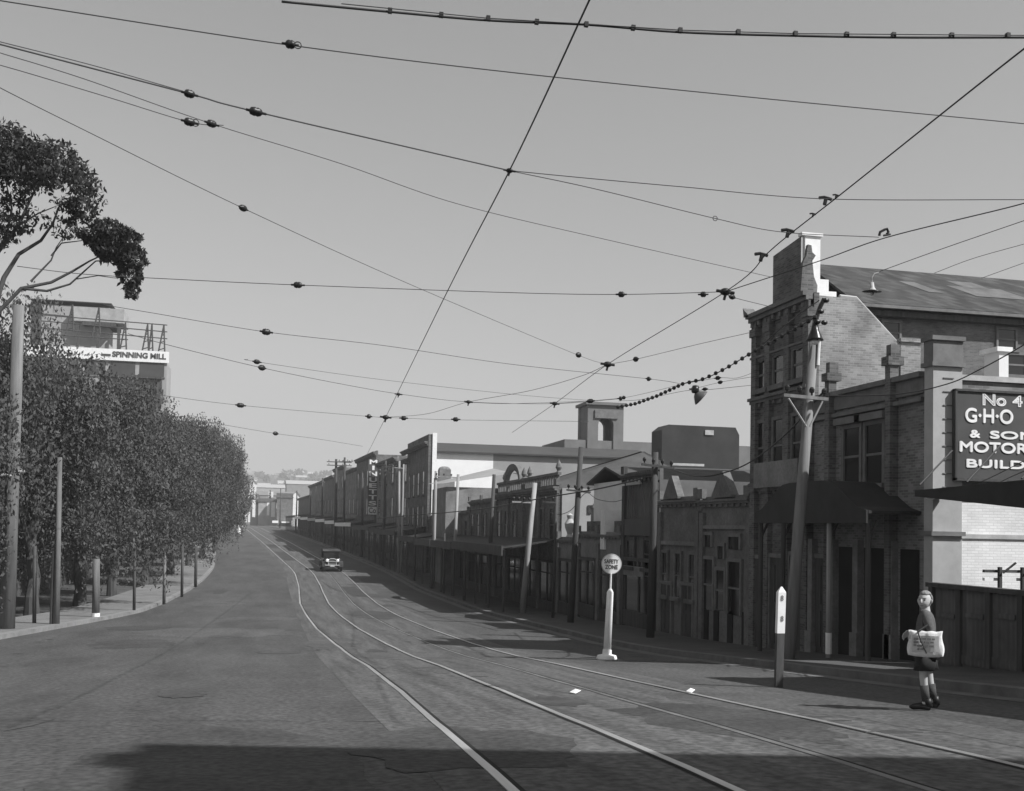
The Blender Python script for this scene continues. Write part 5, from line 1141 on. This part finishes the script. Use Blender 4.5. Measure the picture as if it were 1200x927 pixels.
# jumper
jv = [B(0, 0, .68), B(0, 0, .80), B(.01, 0, .94), B(0, 0, 1.09), B(0, .115, 1.01), B(-.055, .165, .83), B(.045, .203, .807), B(0, -.115, 1.01), B(.02, -.18, .84), B(.11, -.145, .81)]
skin('jumper', jv, [(0, 1), (1, 2), (2, 3), (2, 4), (4, 5), (5, 6), (2, 7), (7, 8), (8, 9)], [.108, .104, .122, .068, .06, .047, .038, .058, .047, .038], jumper, boy)
# shorts: two flared legs and seat
sh_ = MB()
o3 = Vector((bp_.x, bp_.y, bz))
def loft(rings, n=16):
    mb = MB()
    for (c, rx, ry) in rings:
        for k in range(n): w = 2*math.pi*k/n; mb.v.append((c[0]+rx*math.cos(w)+o3.x, c[1]+ry*math.sin(w)+o3.y, c[2]+o3.z))
    for i in range(len(rings)-1):
        for k in range(n): mb.f.append([i*n+k, i*n+(k+1) % n, (i+1)*n+(k+1) % n, (i+1)*n+k])
    mb.f.append(list(range(n))[::-1]); mb.f.append([(len(rings)-1)*n+k for k in range(n)]); return mb
a = loft([(B(0, 0, .73), .125, .135), (B(0, 0, .66), .14, .155), (B(0, 0, .58), .14, .165), (B(0, .0, .55), .12, .15)])
for s_, f_ in ((1, .02), (-1, -.02)):
    l_ = loft([(B(0, s_*.075, .62), .12, .085), (B(f_*.5, s_*.08, .52), .115, .081), (B(f_, s_*.085, .43), .118, .092)]); a.mesh(l_.v, l_.f)
a.build('shorts', shortm, boy, smooth=True)
for V_, nm in (([B(.022, .075, .27), B(.0, .07, .10)], 'sock'), ([B(-.05, -.075, .27), B(-.075, -.07, .11)], 'sock')):
    MB().tube([Vector(v_)+o3 for v_ in V_], [.047, .042], 12).build(nm, sockm, boy, smooth=True)
for (h, t, zz) in ((B(-.03, .07, .04), B(.17, .08, .03), 0), (B(-.11, -.07, .05), B(.08, -.08, .03), 0)):
    h = Vector(h)+o3; t = Vector(t)+o3; m_ = h.lerp(t, .45)
    sm = MB().tube([h+Vector((.02, 0, .02)), h, m_+Vector((0, 0, .01)), h.lerp(t, .8), t], [.02, .04, .038, .034, .012], 10); sm.tube([h+Vector((0, 0, .0)), h+Vector((-.02, 0, .09))], [.04, .038], 10)
    sm.build('shoe', shoe, boy, smooth=True)
# head details: face turned towards the camera
hc = Vector(B(.014, 0, 1.172))+o3; fd = (FD*.42+ND*.9+Vector((0, 0, -.03))).normalized(); sd = Vector((0, 0, 1)).cross(fd).normalized(); upv = Vector((0, 0, 1))
def hp(s_, u_, f_): return hc+sd*s_+upv*u_+fd*f_
hd = MB(); hd.ball((0, 0, 0), 1, 1, 1, 1, 20, 14)
me_v = []
for v_ in hd.v:
    x, y, z = v_; rz = .098; w = .068*(1-.18*max(0, -z)); d = .083*(1-.1*max(0, -z)); me_v.append(tuple(hc+sd*x*w+fd*(y*d+(.012 if z < 0 and y > 0 else 0))+upv*z*rz))
hd.v = me_v; hdo = hd.build('head', skinm, boy, smooth=True)
MB().tube([hp(0, .02, .079), hp(0, -.015, .100), hp(0, -.022, .081)], [.008, .013, .008], 8).build('nose', skinm, hdo, smooth=True)
for s_ in (-1, 1):
    MB().ball(hp(s_*.030, .012, .072), .0075, 1.2, .8, .8).build('eye', shoe, hdo, smooth=True); MB().tube([hp(s_*.016, .032, .077), hp(s_*.045, .032, .066)], .004, 5).build('eyebrow', hairm, hdo)
    MB().ball(hp(s_*.071, -.005, 0), .02, .5, .9, 1.3).build('ear', skinm, hdo, smooth=True)
MB().tube([hp(-.018, -.047, .076), hp(0, -.050, .082), hp(.018, -.047, .076)], [.004, .006, .004], 6).build('mouth', mat('lips', .2, .5, .1, 4), hdo)
hr = MB(); hr.ball((0, 0, 0), 1, 1, 1, 1, 22, 14); keepf = []
nv = []
for v_ in hr.v:
    x, y, z = v_; nv.append(tuple(hc+sd*x*(.078+.005*math.sin(y*23+z*11))+fd*(y*.089-.006)+upv*(z*.108+.004+.009*math.sin(x*19+y*9)*math.sin(y*17))))
for f in hr.f:
    cx = sum(hr.v[i][0] for i in f)/4; cy_ = sum(hr.v[i][1] for i in f)/4; cz_ = sum(hr.v[i][2] for i in f)/4
    if (cy_ < .08 and cz_ > -.3) or cz_ > .66: keepf.append(f)
hr.v = nv; hr.f = keepf; hro = hr.build('hair', hairm, boy, smooth=True); so_ = hro.modifiers.new('t', 'SOLIDIFY'); so_.thickness = .008
# hands holding the bag
def hand(wr, fdir, pdir, spread, name='hand'):
    """wrist, finger direction, palm normal, thumb side: palm and five curled fingers in one skin"""
    wr = Vector(wr); f_ = Vector(fdir).normalized(); p_ = Vector(pdir).normalized(); s_ = Vector(spread).normalized()
    V = [wr, wr+f_*.035]; E2 = [(0, 1)]; R2 = [.02, .024]
    for k, (o_, L) in enumerate(((-.024, .042), (-.008, .052), (.008, .055), (.024, .047))):
        b = wr+f_*.06+s_*o_; i0 = len(V); V += [b, b+f_*L*.45+p_*.006, b+f_*L*.75+p_*.022, b+f_*L*.85+p_*.04]; E2 += [(1, i0), (i0, i0+1), (i0+1, i0+2), (i0+2, i0+3)]; R2 += [.0105, .0095, .0085, .007]
    i0 = len(V); V += [wr+f_*.03+s_*.032, wr+f_*.055+s_*.048+p_*.014, wr+f_*.075+s_*.04+p_*.03]; E2 += [(1, i0), (i0, i0+1), (i0+1, i0+2)]; R2 += [.011, .0095, .008]
    return skin(name, [tuple(v_) for v_ in V], E2, R2, skinm, boy, 1)
hand(B(.08, .215, .80), D(1, .1, -.15), D(0, -.9, -.3), (0, 0, 1)); hand(B(.15, -.13, .80), D(.9, .5, -.2), D(0, .6, -.6), (0, 0, 1))
# newspaper satchel hanging at his near side; u runs backwards along his side, n outwards
sa = thing('newspaper_satchel', tuple(o3+D(0, .25, .6)), "pale newspaper bag with printed sheet hanging at the boy's side", 'bag')
def Q(u, n, z): return tuple(o3+D(-u, n, z))
bm_ = mat('canvas_bag', .68, .9, .2, 9, .4)
U0, U1, Z0, Z1 = -.185, .165, .60, .865; NU, NZ = 16, 10
def bagpt(a, b, side):
    u = U0+(U1-U0)*a; z = Z0+(Z1-Z0)*b
    z += -.014*math.sin(math.pi*a)*(1-b)-.006*math.sin(math.pi*a)*b+.004*math.sin(a*21)*b; u += .012*math.sin(b*6)*(1 if a > .5 else -1)
    e = min(1, 4*min(a, 1-a))**.5*min(1, 4*min(b+.12, 1-b+.02))**.5
    return Q(u, .215+side*(.03*e+.006*math.sin(a*13+b*7)*e), z)
bg_ = MB()
for side in (1, -1):
    n0 = len(bg_.v)
    for i in range(NU+1):
        for k in range(NZ+1): bg_.v.append(bagpt(i/NU, k/NZ, side))
    for i in range(NU):
        for k in range(NZ): q = n0+i*(NZ+1)+k; bg_.f.append([q, q+NZ+1, q+NZ+2, q+1])
h_ = (NU+1)*(NZ+1); idx = [k for k in range(NZ+1)]+[i*(NZ+1)+NZ for i in range(1, NU+1)]+[NU*(NZ+1)+k for k in range(NZ-1, -1, -1)]+[i*(NZ+1) for i in range(NU-1, 0, -1)]
for i in range(len(idx)): a_, b2_ = idx[i], idx[(i+1) % len(idx)]; bg_.f.append([a_, b2_, b2_+h_, a_+h_])
bg_.build('bag', bm_, sa, smooth=True)
def patch(name, m, u0, u1, z0, z1, n):
    mb = MB(); K = 6
    for i in range(K+1):
        u = u0+(u1-u0)*i/K; mb.v += [Q(u, n+.004*math.sin(u*30), z0), Q(u, n+.004*math.sin(u*30), z1), Q(u, n+.004+.004*math.sin(u*30), z0), Q(u, n+.004+.004*math.sin(u*30), z1)]
    for i in range(K): q = i*4; mb.f += [[q, q+1, q+5, q+4], [q+2, q+6, q+7, q+3], [q, q+4, q+6, q+2], [q+1, q+3, q+7, q+5]]
    return mb.build(name, m, sa)
patch('newspaper', mat('newsprint', .55, .9, .15, 14), U0+.04, U1-.045, Z0+.045, Z1-.05, .248)
pr = MB(); rnd = random.Random(2)
for r_ in range(4):
    zz = Z1-.075-r_*.036; u = U0+.055
    while u < U1-.09:
        w = rnd.uniform(.015, .05); h = rnd.uniform(.012, .026)
        if rnd.random() < .8: pr.mesh([Q(u, .2575, zz-h), Q(u+w, .2575, zz-h), Q(u+w, .2575, zz), Q(u, .2575, zz), Q(u, .2595, zz-h), Q(u+w, .2595, zz-h), Q(u+w, .2595, zz), Q(u, .2595, zz)], [(4, 5, 6, 7), (0, 1, 5, 4), (1, 2, 6, 5), (2, 3, 7, 6), (3, 0, 4, 7)])
        u += w+.01
pr.build('print', mat('print_ink', .25, .9, .3, 30), sa)
MB().tube([Q(-.09, .252, .86), Q(-.06, .266, .76), Q(.0, .262, .63)], .007, 6).tube([Q(-.09, .268, .855), Q(.02, .17, .93), Q(.0, .10, 1.04), Q(-.02, -.04, 1.075), Q(-.05, -.11, 1.0)], .010, 6).build('strap', shortm, sa)
# haze: the air over the far suburb
hz = MB().box(-3600, 3600, -70, 7100, -60, 165)
hm = bpy.data.materials.new('haze'); hm.use_nodes = True; t_ = hm.node_tree; t_.nodes.clear()
ou = t_.nodes.new('ShaderNodeOutputMaterial'); pv = t_.nodes.new('ShaderNodeVolumePrincipled'); pv.inputs['Color'].default_value = (.9, .9, .9, 1); pv.inputs['Density'].default_value = .0006
t_.links.new(pv.outputs[0], ou.inputs['Volume'])
tag(hz.build('haze', hm), kind='stuff')
